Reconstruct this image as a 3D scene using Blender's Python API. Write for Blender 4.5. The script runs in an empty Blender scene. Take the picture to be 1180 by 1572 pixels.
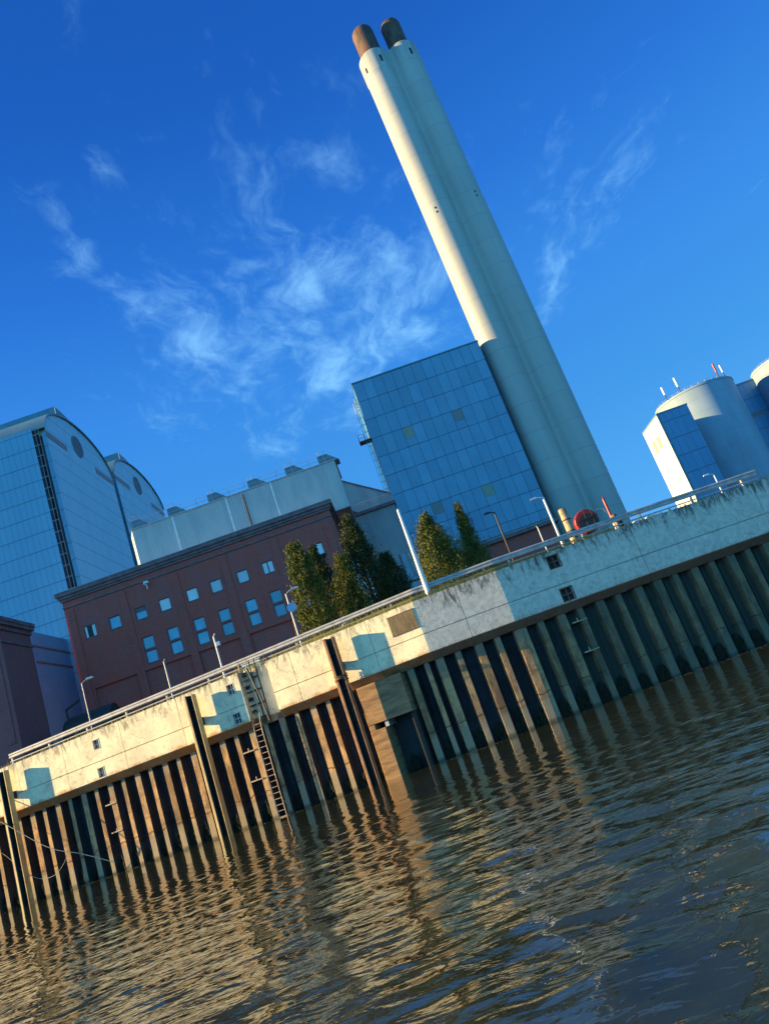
import bpy, math, random
import numpy as np
from mathutils import Vector, Matrix
R = math.radians
random.seed(7); rng = np.random.default_rng(11)
S = bpy.context.scene; COL = S.collection

# ------------------------------------------------------------------ camera
PITCH, ROLL, EYE = R(15.495), R(19.828), 1.992
cam = bpy.data.cameras.new('camera'); cam.sensor_fit = 'HORIZONTAL'; cam.sensor_width = 36.0
cam.lens = 36.0 * 1182.2 / 1180.0; cam.clip_start = 0.1; cam.clip_end = 3000
co = bpy.data.objects.new('camera', cam); COL.objects.link(co); S.camera = co
fw = Vector((0, math.cos(PITCH), math.sin(PITCH))); up = Vector((0, -math.sin(PITCH), math.cos(PITCH))); rt = Vector((1, 0, 0))
r2 = rt * math.cos(ROLL) - up * math.sin(ROLL); u2 = rt * math.sin(ROLL) + up * math.cos(ROLL)
m = Matrix((r2, u2, -fw)).transposed().to_4x4(); m.translation = Vector((0, 0, EYE)); co.matrix_world = m

# ------------------------------------------------------------------ light and sky
SUN_EL, SUN_AZ = R(15.0), R(1.5)           # low evening sun from the left, slightly towards the viewer
sd = Vector((-math.cos(SUN_AZ) * math.cos(SUN_EL), -math.sin(SUN_AZ) * math.cos(SUN_EL), math.sin(SUN_EL)))
sun = bpy.data.lights.new('sun', 'SUN'); sun.energy = 5.0; sun.angle = R(0.5); sun.color = (1.0, 0.72, 0.31)
so = bpy.data.objects.new('sun', sun); COL.objects.link(so); so.rotation_euler = sd.to_track_quat('Z', 'Y').to_euler()
so.location = (-60, 0, 60)
S.view_settings.view_transform = 'Standard'; S.view_settings.look = 'None'; S.view_settings.gamma = 1.0
S.view_settings.use_curve_mapping = False; S.view_settings.exposure = 1.7

W = bpy.data.worlds.new('World'); S.world = W; W.use_nodes = True
wt = W.node_tree; wt.nodes.clear()
class NB:
    """tiny node helper"""
    def __init__(s, nt): s.nt = nt
    def n(s, t, ins=None, **kw):
        nd = s.nt.nodes.new(t)
        for k, v in kw.items(): setattr(nd, k, v)
        for k, v in (ins or {}).items():
            if hasattr(v, 'is_output') or isinstance(v, bpy.types.NodeSocket): s.nt.links.new(v, nd.inputs[k])
            else: nd.inputs[k].default_value = v
        return nd
    def math(s, op, a, b=0.0, c=None, clamp=False):
        i = {0: a, 1: b}
        if c is not None: i[2] = c
        return s.n('ShaderNodeMath', i, operation=op, use_clamp=clamp).outputs[0]
    def mix(s, f, a, b, bt='MIX'):
        nd = s.n('ShaderNodeMix', None, data_type='RGBA', blend_type=bt, clamp_factor=True)
        for idx, v in ((0, f), (6, a), (7, b)):
            if isinstance(v, bpy.types.NodeSocket): s.nt.links.new(v, nd.inputs[idx])
            else: nd.inputs[idx].default_value = v if idx == 0 else (tuple(v) + (1,))[:4]
        return nd.outputs[2]
    def ramp(s, f, stops, interp='LINEAR'):
        nd = s.n('ShaderNodeValToRGB', {0: f}); cr = nd.color_ramp; cr.interpolation = interp
        while len(cr.elements) < len(stops): cr.elements.new(0.5)
        for e, (p, c) in zip(cr.elements, stops):
            e.position = p; e.color = (c, c, c, 1) if isinstance(c, (int, float)) else tuple(c) + (1,)
        return nd.outputs[0]
    def smooth(s, v, a, b):
        return s.n('ShaderNodeMapRange', {0: v, 1: a, 2: b, 3: 0.0, 4: 1.0}, interpolation_type='SMOOTHSTEP').outputs[0]
    def noise(s, vec, scale, detail=4, rough=0.55, dist=0.0):
        return s.n('ShaderNodeTexNoise', {'Vector': vec, 'Scale': scale, 'Detail': detail, 'Roughness': rough, 'Distortion': dist}).outputs[0]
    def scale(s, vec, sc, loc=(0, 0, 0), rot=(0, 0, 0)):
        return s.n('ShaderNodeMapping', {0: vec, 1: loc, 2: rot, 3: sc}).outputs[0]

b = NB(wt)
sky = b.n('ShaderNodeTexSky', sky_type='NISHITA', sun_disc=False)
sky.sun_elevation = SUN_EL; sky.sun_rotation = math.atan2(sd.x, sd.y); sky.air_density = 1.0; sky.dust_density = 0.3; sky.ozone_density = 2.0
tc = b.n('ShaderNodeTexCoord').outputs['Generated']
sep = b.n('ShaderNodeSeparateXYZ', {0: tc})
dx, dy, dz = sep.outputs
zz = b.math('MAXIMUM', dz, 0.02)
pu = b.math('DIVIDE', dx, zz); pv = b.math('DIVIDE', dy, zz)
pl = b.n('ShaderNodeCombineXYZ', {0: pu, 1: pv, 2: 0.0}).outputs[0]      # the plane the high clouds lie in
blobs = [  # cloud patches in that plane: centre u, v, radius u, v, weight
    (0.03, 1.54, 0.17, 0.22, 1.0), (-0.02, 1.98, 0.13, 0.30, 1.0), (-0.27, 1.63, 0.16, 0.17, 1.0), (0.27, 1.62, 0.22, 0.26, 0.9),
    (0.19, 1.9, 0.2, 0.3, 0.9), (-0.12, 1.42, 0.14, 0.15, 0.55), (-0.25, 1.08, 0.06, 0.08, 0.5), (-0.38, 1.24, 0.09, 0.08, 0.6),
    (0.66, 1.9, 0.12, 0.35, 0.7), (0.12, 1.18, 0.07, 0.11, 0.55), (-0.165, 1.04, 0.08, 0.06, 0.35), (0.75, 1.5, 0.25, 0.2, 0.4), (-0.24, 2.35, 0.2, 0.3, 0.5),
    (0.2, -2.2, 2.2, 1.4, 1.0), (0.08, 1.75, 0.42, 0.55, 0.62), (-0.2, 1.6, 0.3, 0.3, 0.6), (-0.05, 1.75, 0.62, 0.85, 0.60), (0.1, 2.3, 0.25, 0.5, 0.75), (0.55, 1.7, 0.5, 0.6, 0.36), (-0.3, 1.15, 0.22, 0.25, 0.30), (0.08, 1.15, 0.25, 0.3, 0.30)]  # first patch on this line: unseen cloud bank added behind for its light
wob = b.n('ShaderNodeTexNoise', {'Vector': pl, 'Scale': 3.0, 'Detail': 3.0})
wv = b.n('ShaderNodeVectorMath', {0: wob.outputs['Color'], 1: (0.5, 0.5, 0.5)}, operation='SUBTRACT').outputs[0]
plw = b.n('ShaderNodeVectorMath', {0: wv, 1: (0.22, 0.22, 0), 2: pl}, operation='MULTIPLY_ADD').outputs[0]
mask = None
for (u, v, ru, rv, w) in blobs:
    q = b.n('ShaderNodeMapping', {0: plw, 1: (-u / ru, -v / rv, 0), 3: (1 / ru, 1 / rv, 1)}).outputs[0]
    l = b.n('ShaderNodeVectorMath', {0: q}, operation='LENGTH').outputs['Value']
    g = b.math('MULTIPLY', b.smooth(l, 1.35, 0.0), w)
    mask = g if mask is None else b.math('MAXIMUM', mask, g)
ca = b.scale(plw, (1.0, 0.42, 1), rot=(0, 0, R(24)))
n1 = b.noise(ca, 8.0, 8, 0.60, 0.35)
n2 = b.noise(b.scale(plw, (1.0, 0.6, 1), rot=(0, 0, R(-35))), 26.0, 6, 0.62, 0.25)
dens = b.math('MULTIPLY_ADD', n2, 0.35, b.math('MULTIPLY', n1, 0.75))
dens = b.smooth(b.math('ADD', dens, b.math('MULTIPLY', b.math('SUBTRACT', mask, 1.0), 0.40)), 0.25, 0.78)
dens = b.math('MULTIPLY', dens, b.smooth(dz, 0.02, 0.2))
# the deep polarised blue of the photograph: the physical sky tinted by height
elev = b.math('DIVIDE', dz, 1.0)
tint = b.ramp(elev, [(0.0, (0.5, 1.35, 2.5)), (0.15, (0.25, 1.08, 2.3)), (0.30, (0.15, 0.84, 2.1)), (0.45, (0.11, 0.68, 2.05)), (0.57, (0.06, 0.47, 1.78)), (0.72, (0.030, 0.29, 1.32)), (1.0, (0.02, 0.20, 1.0))])
skym = b.mix(0.96, b.n('ShaderNodeVectorMath', {0: sky.outputs[0], 1: (0.12, 0.5, 1.0)}, operation='MULTIPLY').outputs[0], tint)
# low haze added to the unseen sky behind, filling the shaded fronts
fill_haze = b.math('MULTIPLY', b.smooth(dy, 0.1, -0.7), b.smooth(dz, 0.95, 0.15))
skym = b.mix(b.math('MULTIPLY', fill_haze, 0.9), skym, (0.5, 2.9, 5.4))
cloudc = b.mix(b.math('MULTIPLY', dens, 0.72), skym, (0.95, 2.15, 3.3))
bg = b.n('ShaderNodeBackground', {0: cloudc, 1: 0.12})
wo = b.n('ShaderNodeOutputWorld', {0: bg.outputs[0]})

# ------------------------------------------------------------------ mesh helpers
class MB:
    def __init__(s): s.v = []; s.f = []; s.m = []
    def add(s, vs, fs, mi=0):
        o = len(s.v); s.v += [tuple(v) for v in vs]; s.f += [tuple(o + i for i in f) for f in fs]; s.m += [mi] * len(fs); return s
    def box(s, x0, x1, y0, y1, z0, z1, mi=0):
        vs = [(x0, y0, z0), (x1, y0, z0), (x1, y1, z0), (x0, y1, z0), (x0, y0, z1), (x1, y0, z1), (x1, y1, z1), (x0, y1, z1)]
        return s.add(vs, [(0, 3, 2, 1), (4, 5, 6, 7), (0, 1, 5, 4), (1, 2, 6, 5), (2, 3, 7, 6), (3, 0, 4, 7)], mi)
    def prism(s, pts, axis, a, c, mi=0):
        """closed polygon pts swept along an axis ('x','y','z') from a to c"""
        n = len(pts)
        def mk(p, t): return {'x': (t, p[0], p[1]), 'y': (p[0], t, p[1]), 'z': (p[0], p[1], t)}[axis]
        vs = [mk(p, a) for p in pts] + [mk(p, c) for p in pts]
        fs = [(i, (i + 1) % n, n + (i + 1) % n, n + i) for i in range(n)] + [tuple(range(n))[::-1], tuple(range(n, 2 * n))]
        return s.add(vs, fs, mi)
    def tube(s, pts, r, seg=8, mi=0, cap=True):
        """round bar through 3-D points, radius r or list"""
        P = [Vector(p) for p in pts]; n = len(P); rr = r if isinstance(r, (list, tuple)) else [r] * n
        vs = []; fs = []; prev = None
        for i, p in enumerate(P):
            t = (P[min(i + 1, n - 1)] - P[max(i - 1, 0)]).normalized()
            if prev is None:
                a = Vector((0, 0, 1)) if abs(t.z) < 0.9 else Vector((1, 0, 0)); prev = t.cross(a).normalized()
            u = (prev - t * prev.dot(t)).normalized(); w = t.cross(u); prev = u
            for k in range(seg):
                an = 2 * math.pi * k / seg; vs.append(p + (u * math.cos(an) + w * math.sin(an)) * rr[i])
        for i in range(n - 1):
            for k in range(seg):
                k2 = (k + 1) % seg; fs.append((i * seg + k, i * seg + k2, (i + 1) * seg + k2, (i + 1) * seg + k))
        if cap: fs += [tuple(range(seg))[::-1], tuple((n - 1) * seg + k for k in range(seg))]
        return s.add(vs, fs, mi)
    def lathe(s, prof, c=(0, 0), seg=32, mi=0):
        """profile of (radius, z) turned about the vertical through c"""
        vs = []; fs = []
        for (r, z) in prof:
            for k in range(seg):
                a = 2 * math.pi * k / seg; vs.append((c[0] + r * math.cos(a), c[1] + r * math.sin(a), z))
        n = len(prof)
        for i in range(n - 1):
            for k in range(seg):
                k2 = (k + 1) % seg; fs.append((i * seg + k, i * seg + k2, (i + 1) * seg + k2, (i + 1) * seg + k))
        fs += [tuple(range(seg))[::-1], tuple((n - 1) * seg + k for k in range(seg))]
        return s.add(vs, fs, mi)
    def xf(s, fn): s.v = [tuple(fn(*v)) for v in s.v]; return s
    def build(s, name, mats, parent=None, smooth=False, bevel=0.0, loc=None):
        me = bpy.data.meshes.new(name); me.from_pydata(s.v, [], s.f)
        for mt in (mats if isinstance(mats, (list, tuple)) else [mats]): me.materials.append(mt)
        me.polygons.foreach_set('material_index', s.m)
        if smooth:
            me.polygons.foreach_set('use_smooth', [True] * len(s.f))
            try: me.set_sharp_from_angle(angle=R(38))
            except Exception: pass
        me.update()
        o = bpy.data.objects.new(name, me); COL.objects.link(o)
        if parent: o.parent = parent
        if loc: o.location = loc
        if bevel:
            bv = o.modifiers.new('bevel', 'BEVEL'); bv.width = bevel; bv.segments = 1; bv.limit_method = 'ANGLE'; bv.angle_limit = R(50)
        return o

def tag(o, label, cat=None, group=None, kind=None):
    if label: o['label'] = label
    if cat: o['category'] = cat
    if group: o['group'] = group
    if kind: o['kind'] = kind
    return o
def thing(name, label, cat, loc, rz=0.0, group=None):
    o = bpy.data.objects.new(name, None); COL.objects.link(o); o.location = loc; o.rotation_euler = (0, 0, rz); o.empty_display_size = 0.3
    return tag(o, label, cat, group)
def dup(root, loc, rz=None, label=None):
    r = root.copy(); COL.objects.link(r); r.location = loc
    if rz is not None: r.rotation_euler = (0, 0, rz)
    if label: r['label'] = label
    def rec(src, dst):
        for ch in list(src.children):
            c = ch.copy(); COL.objects.link(c); c.parent = dst; rec(ch, c)
    rec(root, r); return r
def grid_wall(mb, x0, x1, z0, z1, holes, depth, y=0.0, mi=0, mi_back=None, back=True):
    """front sheet in the xz plane at y, facing -y, with rectangular recesses (x0,x1,z0,z1[,depth])"""
    hs = [(h if len(h) == 5 else h + (depth,)) for h in holes]
    xs = sorted({x0, x1} | {h[0] for h in hs} | {h[1] for h in hs}); zs = sorted({z0, z1} | {h[2] for h in hs} | {h[3] for h in hs})
    for i in range(len(xs) - 1):
        for j in range(len(zs) - 1):
            cx, cz = (xs[i] + xs[i + 1]) / 2, (zs[j] + zs[j + 1]) / 2
            if any(h[0] < cx < h[1] and h[2] < cz < h[3] for h in hs): continue
            mb.add([(xs[i], y, zs[j]), (xs[i + 1], y, zs[j]), (xs[i + 1], y, zs[j + 1]), (xs[i], y, zs[j + 1])], [(0, 1, 2, 3)], mi)
    for (a, c, e, g, d) in hs:
        q = [(a, y, e), (c, y, e), (c, y, g), (a, y, g), (a, y + d, e), (c, y + d, e), (c, y + d, g), (a, y + d, g)]
        mb.add(q, [(0, 4, 5, 1), (1, 5, 6, 2), (2, 6, 7, 3), (3, 7, 4, 0)] , mi)
        if back: mb.add(q[4:], [(0, 1, 2, 3)], mi if mi_back is None else mi_back)
    return mb

# ------------------------------------------------------------------ materials
MATS = {}
def new(name, rough=0.7, spec=0.3, metal=0.0):
    mt = bpy.data.materials.new(name); mt.use_nodes = True; nt = mt.node_tree; nt.nodes.clear(); q = NB(nt)
    p = q.n('ShaderNodeBsdfPrincipled', {'Roughness': rough, 'Specular IOR Level': spec, 'Metallic': metal})
    q.n('ShaderNodeOutputMaterial', {0: p.outputs[0]})
    q.p = p; q.obj = q.n('ShaderNodeTexCoord').outputs['Object']; q.m = mt; MATS[name] = mt
    return q
def setc(q, c): q.nt.links.new(c, q.p.inputs['Base Color'])
def bump(q, h, strength=0.3, dist=0.02):
    bn = q.n('ShaderNodeBump', {'Height': h, 'Strength': strength, 'Distance': dist}); q.nt.links.new(bn.outputs[0], q.p.inputs['Normal']); return bn
def simple(name, c1, c2=None, rough=0.6, scale=2.0, spec=0.3, metal=0.0, bmp=0.0, stretch=(1, 1, 1)):
    q = new(name, rough, spec, metal); c2 = c2 or tuple(x * 0.72 for x in c1)
    v = q.scale(q.obj, stretch); n = q.noise(v, scale, 6, 0.62)
    setc(q, q.mix(q.smooth(n, 0.35, 0.68), c1, c2))
    q.nt.links.new(q.math('MULTIPLY_ADD', n, 0.25, rough - 0.12), q.p.inputs['Roughness'])
    if bmp: bump(q, q.noise(v, scale * 6, 5), bmp)
    return q.m

def concrete():
    q = new('quay_concrete', 0.85, 0.2)
    x, y, z = q.n('ShaderNodeSeparateXYZ', {0: q.obj}).outputs
    big = q.noise(q.obj, 0.7, 6, 0.6); mid = q.noise(q.obj, 4.0, 8, 0.65); fine = q.noise(q.obj, 22, 5, 0.7)
    col = q.mix(q.smooth(big, 0.38, 0.66), (0.79, 0.69, 0.45), (0.62, 0.53, 0.36))
    col = q.mix(q.math('MULTIPLY', q.smooth(mid, 0.48, 0.72), 0.45), col, (0.40, 0.34, 0.25))
    # right-hand faces painted cooler and greyer for the sunlight they lose
    right = q.smooth(x, -0.3, 0.4)
    col = q.mix(q.math('MULTIPLY', right, 0.75), col, q.mix(q.smooth(mid, 0.4, 0.6), (0.58, 0.52, 0.45), (0.45, 0.40, 0.35)))
    # runs washed down from the top edge and up from the bottom edge
    st = q.noise(q.scale(q.obj, (2.6, 2.6, 0.8)), 1.0, 9, 0.74, 0.9)
    fine_st = q.noise(q.scale(q.obj, (16, 16, 0.9)), 1.0, 5, 0.7)
    top = q.smooth(z, 6.6, 8.1); bot = q.smooth(z, 5.9, 5.15)
    dark = q.math('MULTIPLY', q.smooth(q.math('ADD', st, q.math('MULTIPLY', top, 0.18)), 0.60, 0.78), 0.7)
    col = q.mix(dark, col, (0.13, 0.115, 0.09))
    blk = q.smooth(q.math('MULTIPLY_ADD', fine, 0.22, q.math('MULTIPLY_ADD', st, 0.6, q.math('MULTIPLY', q.math('ADD', top, q.math('MULTIPLY', right, 0.6)), 0.13))), 0.57, 0.69)
    col = q.mix(q.math('MULTIPLY', blk, 0.72), col, (0.045, 0.05, 0.04))
    sp = q.smooth(q.math('MULTIPLY_ADD', q.noise(q.obj, 9.0, 8, 0.75), 1.0, q.math('MULTIPLY', bot, 0.08)), 0.62, 0.70)
    col = q.mix(q.math('MULTIPLY', sp, 0.6), col, (0.10, 0.09, 0.07))
    rust = q.math('MULTIPLY', q.smooth(q.math('MULTIPLY_ADD', fine_st, 0.4, q.math('MULTIPLY', q.math('ADD', bot, q.math('MULTIPLY', top, 0.35)), q.noise(q.obj, 1.1, 5))), 0.52, 0.78), q.math('SUBTRACT', 1.0, q.math('MULTIPLY', right, 0.7)))
    col = q.mix(q.math('MULTIPLY', rust, 0.75), col, (0.42, 0.17, 0.05))
    # pale lime patches
    lime = q.smooth(q.noise(q.scale(q.obj, (1.6, 1.6, 0.8), loc=(7, 0, 3)), 1.6, 6, 0.6), 0.62, 0.74)
    col = q.mix(q.math('MULTIPLY', lime, 0.5), col, (0.74, 0.70, 0.60))
    cr = q.n('ShaderNodeTexVoronoi', {'Vector': q.n('ShaderNodeVectorMath', {0: q.n('ShaderNodeTexNoise', {'Vector': q.obj, 'Scale': 2.2, 'Detail': 5.0}).outputs['Color'], 1: (0.9, 0.9, 0.9), 2: q.obj}, operation='MULTIPLY_ADD').outputs[0], 'Scale': 0.55}, feature='DISTANCE_TO_EDGE').outputs[0]
    crk = q.math('MULTIPLY', q.smooth(cr, 0.009, 0.002), q.smooth(big, 0.46, 0.56))
    col = q.mix(q.math('MULTIPLY', crk, 0.4), col, (0.09, 0.08, 0.06))
    col = q.mix(q.math('MULTIPLY', q.smooth(z, 5.27, 5.20), 0.8), col, q.mix(right, (0.18, 0.105, 0.045), (0.06, 0.045, 0.03)))  # rust-brown chamfer with soffit shade painted in, deeper on the right
    setc(q, col)
    h = q.math('ADD', q.math('MULTIPLY', mid, 1.0), q.math('MULTIPLY_ADD', fine, 0.5, q.math('MULTIPLY', crk, -1.0)))
    bump(q, h, 0.5, 0.03)
    return q.m
CONC = concrete()

def piling():
    out = []
    for nm, back in (('pile_steel_front', 0), ('pile_steel_recess_shade', 1)):
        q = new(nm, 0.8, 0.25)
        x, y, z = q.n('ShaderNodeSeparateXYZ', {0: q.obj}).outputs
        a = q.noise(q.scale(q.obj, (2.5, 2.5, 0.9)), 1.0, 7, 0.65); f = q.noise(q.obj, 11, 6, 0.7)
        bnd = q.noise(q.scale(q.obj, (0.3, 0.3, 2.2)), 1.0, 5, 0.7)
        if back: c1, c2, c3 = (0.020, 0.023, 0.028), (0.014, 0.016, 0.02), (0.032, 0.034, 0.036)  # same steel nearly black: the recess shade is painted into it
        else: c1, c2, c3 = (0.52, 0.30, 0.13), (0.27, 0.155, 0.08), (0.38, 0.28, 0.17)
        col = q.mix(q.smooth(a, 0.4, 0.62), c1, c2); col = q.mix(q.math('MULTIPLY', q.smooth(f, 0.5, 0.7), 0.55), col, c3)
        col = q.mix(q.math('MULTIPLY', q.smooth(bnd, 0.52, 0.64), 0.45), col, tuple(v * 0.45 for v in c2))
        rnd = q.n('ShaderNodeObjectInfo').outputs['Random']
        blot = q.noise(q.scale(q.obj, (1.3, 1.3, 0.55), loc=(3, 1, 8)), 1.0, 8, 0.72)
        col = q.mix(q.math('MULTIPLY', q.smooth(q.math('MULTIPLY_ADD', rnd, 0.22, blot), 0.52, 0.78), 0.72), col, tuple(v * 0.33 for v in c2))
        # above the splash line the steel is greyer, below the tide line it is pale with silt
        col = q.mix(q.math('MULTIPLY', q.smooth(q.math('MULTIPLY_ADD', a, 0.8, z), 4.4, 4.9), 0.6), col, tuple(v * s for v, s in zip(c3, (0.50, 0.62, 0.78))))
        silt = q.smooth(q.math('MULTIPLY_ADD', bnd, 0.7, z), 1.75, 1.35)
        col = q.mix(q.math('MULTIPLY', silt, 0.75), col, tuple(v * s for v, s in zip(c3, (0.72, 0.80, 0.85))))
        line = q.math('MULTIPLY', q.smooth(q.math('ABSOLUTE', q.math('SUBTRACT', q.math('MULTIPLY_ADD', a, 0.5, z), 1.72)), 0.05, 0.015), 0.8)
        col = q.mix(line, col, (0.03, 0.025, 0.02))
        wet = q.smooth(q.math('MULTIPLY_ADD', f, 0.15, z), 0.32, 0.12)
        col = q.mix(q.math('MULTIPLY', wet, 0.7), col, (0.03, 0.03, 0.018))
        right_shade = q.math('MULTIPLY', q.smooth(x, 4.0, 9.0), q.math('MULTIPLY_ADD', blot, 0.6, 0.35))    # shade on the right-hand piles, painted into their colour
        col = q.mix(right_shade, col, (0.045, 0.06, 0.045))
        setc(q, col); bump(q, q.math('ADD', a, q.math('MULTIPLY', f, 0.6)), 0.6, 0.03)
        out.append(q.m)
    return out
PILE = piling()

def brick(name, c1, c2, mortar, grey=0.4):
    q = new(name, 0.9, 0.15)
    x, y, z = q.n('ShaderNodeSeparateXYZ', {0: q.obj}).outputs
    v = q.n('ShaderNodeCombineXYZ', {0: q.math('ADD', x, y), 1: z, 2: 0.0}).outputs[0]
    bt = q.n('ShaderNodeTexBrick', {'Vector': v, 'Color1': c1 + (1,), 'Color2': c2 + (1,), 'Mortar': mortar + (1,), 'Scale': 1.0, 'Mortar Size': 0.012, 'Brick Width': 0.27, 'Row Height': 0.085, 'Bias': -0.2})
    n = q.noise(q.scale(q.obj, (0.5, 0.5, 0.35)), 1.0, 8, 0.68); s = q.noise(q.scale(q.obj, (2.2, 2.2, 0.3)), 1.0, 6, 0.7)
    f = q.noise(q.scale(q.obj, (3, 3, 9)), 1.0, 5, 0.75)
    col = q.mix(q.math('MULTIPLY', q.smooth(f, 0.42, 0.66), 0.5), bt.outputs[0], tuple(a * 1.55 for a in c1))
    col = q.mix(q.math('MULTIPLY', q.smooth(n, 0.42, 0.62), grey), col, (0.24, 0.11, 0.11))
    col = q.mix(q.math('MULTIPLY', q.smooth(s, 0.54, 0.74), 0.45), col, (0.08, 0.055, 0.055))
    setc(q, col); bump(q, bt.outputs[1], 0.4, -0.01)
    return q.m
BRICK = brick('red_brick', (0.42, 0.075, 0.055), (0.27, 0.058, 0.048), (0.24, 0.11, 0.09))
BRICKD = brick('dark_brick', (0.28, 0.075, 0.075), (0.20, 0.065, 0.065), (0.15, 0.11, 0.10), 0.55)
STONE = simple('grey_stone_trim', (0.20, 0.13, 0.13), (0.13, 0.085, 0.09), 0.85, 1.5)

def panels(name, c1, c2, pw, ph, joint=0.035, rough=0.32, var=0.16, axis_y=False, spec=0.5):
    """metal cladding with fine joints, laid out in the building's own metres"""
    q = new(name, rough, spec)
    x, y, z = q.n('ShaderNodeSeparateXYZ', {0: q.obj}).outputs
    u = y if axis_y else x
    pu, pz = q.math('DIVIDE', u, pw), q.math('DIVIDE', z, ph)
    fu, fz = q.math('FRACT', pu), q.math('FRACT', pz)
    du = q.math('MULTIPLY', q.math('MINIMUM', fu, q.math('SUBTRACT', 1.0, fu)), pw); dzz = q.math('MULTIPLY', q.math('MINIMUM', fz, q.math('SUBTRACT', 1.0, fz)), ph)
    j = q.math('MAXIMUM', q.math('MULTIPLY', q.smooth(du, joint * 1.6, joint * 0.8), 0.6), q.smooth(dzz, joint * 2.4, joint * 1.2))
    cell = q.n('ShaderNodeCombineXYZ', {0: q.math('FLOOR', pu), 1: q.math('FLOOR', pz), 2: 3.3}).outputs[0]
    wn = q.n('ShaderNodeTexWhiteNoise', {0: cell}).outputs[0]
    n = q.noise(q.scale(q.obj, (0.12, 0.12, 0.05)), 1.0, 5, 0.6); s = q.noise(q.scale(q.obj, (1.6, 1.6, 0.12)), 1.0, 5, 0.7)
    k = q.math('ADD', q.math('MULTIPLY', wn, var), q.math('MULTIPLY', q.smooth(n, 0.35, 0.65), 0.6))
    col = q.mix(k, c1, c2); col = q.mix(q.math('MULTIPLY', q.smooth(s, 0.55, 0.8), 0.25), col, tuple(v * 0.6 for v in c2))
    col = q.mix(q.math('MULTIPLY', j, 0.62), col, tuple(v * 0.16 for v in c1))
    setc(q, col); bump(q, q.math('SUBTRACT', 1.0, j), 0.4, 0.03)
    q.nt.links.new(q.math('MULTIPLY_ADD', wn, 0.1, rough), q.p.inputs['Roughness'])
    return q.m
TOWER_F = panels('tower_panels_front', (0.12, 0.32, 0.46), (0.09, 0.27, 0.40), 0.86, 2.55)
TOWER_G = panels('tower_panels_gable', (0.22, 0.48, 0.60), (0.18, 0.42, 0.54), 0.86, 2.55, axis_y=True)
SILO_P = panels('silo_house_panels_shaded', (0.07, 0.22, 0.40), (0.055, 0.18, 0.34), 1.7, 4.3, joint=0.06)  # pale panels with their blue shade painted into the colour
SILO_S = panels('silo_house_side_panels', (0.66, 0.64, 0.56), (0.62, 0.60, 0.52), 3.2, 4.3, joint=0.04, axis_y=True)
BOXP = simple('glass_box_cladding', (0.10, 0.27, 0.40), (0.08, 0.235, 0.36), 0.34, 0.25, 0.5, bmp=0.02)
BOXD = simple('cladding_joint_dark', (0.06, 0.075, 0.085), None, 0.7, 1.0)
SHAFT = simple('chimney_concrete', (0.36, 0.355, 0.315), (0.32, 0.32, 0.29), 0.48, 0.35, 0.5, stretch=(1, 1, 0.12))
SILO = simple('silo_concrete', (0.24, 0.33, 0.42), (0.20, 0.28, 0.36), 0.65, 0.2, 0.3, stretch=(1, 1, 0.3))
CAPM = simple('chimney_flue_brown', (0.13, 0.07, 0.045), (0.05, 0.035, 0.03), 0.7, 0.8, stretch=(1, 1, 0.4), bmp=0.1)
TOWER_ROOF = simple('tower_roof_metal', (0.10, 0.21, 0.26), (0.08, 0.17, 0.22), 0.45, 0.3)
DARK = simple('dark_opening', (0.018, 0.02, 0.022), (0.03, 0.032, 0.035), 0.6, 1.0)
LATT = simple('lattice_steel', (0.20, 0.20, 0.20), None, 0.5, 3.0)
GALV = simple('galvanised_steel', (0.42, 0.41, 0.39), (0.29, 0.28, 0.27), 0.5, 3.0, 0.5, 0.2)
WHITEP = simple('white_paint', (0.72, 0.71, 0.68), (0.60, 0.58, 0.54), 0.45, 2.0)
RED = simple('red_paint', (0.34, 0.012, 0.012), (0.20, 0.012, 0.012), 0.4, 2.0)
BLUEP = simple('blue_paint', (0.12, 0.32, 0.55), None, 0.45, 3.0)
RUSTY = simple('rusty_steel', (0.22, 0.095, 0.05), (0.09, 0.05, 0.035), 0.75, 2.5, bmp=0.3)
YPILE = simple('pile_worn_paint', (0.52, 0.36, 0.12), (0.30, 0.17, 0.07), 0.5, 2.2, 0.7, stretch=(1, 1, 0.4), bmp=0.3)
DARKST = simple('black_steel', (0.025, 0.025, 0.026), (0.05, 0.036, 0.028), 0.55, 4.0, bmp=0.15)
GREYC = simple('grey_plant_concrete', (0.30, 0.31, 0.31), (0.21, 0.22, 0.23), 0.8, 0.4, stretch=(1, 1, 0.3))
TANKM = simple('tank_steel', (0.16, 0.22, 0.25), (0.10, 0.15, 0.18), 0.4, 0.8, 0.5, 0.3, stretch=(1, 1, 0.2))
ROPE = simple('mooring_rope', (0.38, 0.36, 0.26), (0.22, 0.21, 0.15), 0.85, 12)
BARK = simple('tree_bark', (0.10, 0.07, 0.05), (0.06, 0.045, 0.03), 0.9, 8, bmp=0.5)
PATCH = simple('weathered_board', (0.17, 0.125, 0.07), (0.10, 0.075, 0.045), 0.85, 5.0, stretch=(1, 1, 0.3), bmp=0.3)
PANE_B = simple('window_sky_reflection', (0.10, 0.33, 0.46), (0.07, 0.25, 0.38), 0.15, 0.9, 0.8)  # blue sky reflection painted into opaque panes
PANE_W = simple('pale_window_glass', (0.62, 0.66, 0.66), (0.50, 0.56, 0.58), 0.2, 1.3, 0.8)
PANE_D = simple('open_window_dark', (0.03, 0.035, 0.035), None, 0.5, 1.0)
FRAMEM = simple('window_frame', (0.12, 0.12, 0.12), None, 0.6, 4)
LOUVRE = simple('louvre_grey', (0.20, 0.21, 0.21), (0.13, 0.14, 0.15), 0.5, 8, stretch=(1, 1, 14))
OLIVE = simple('olive_panel', (0.24, 0.29, 0.22), None, 0.5, 5)
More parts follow.
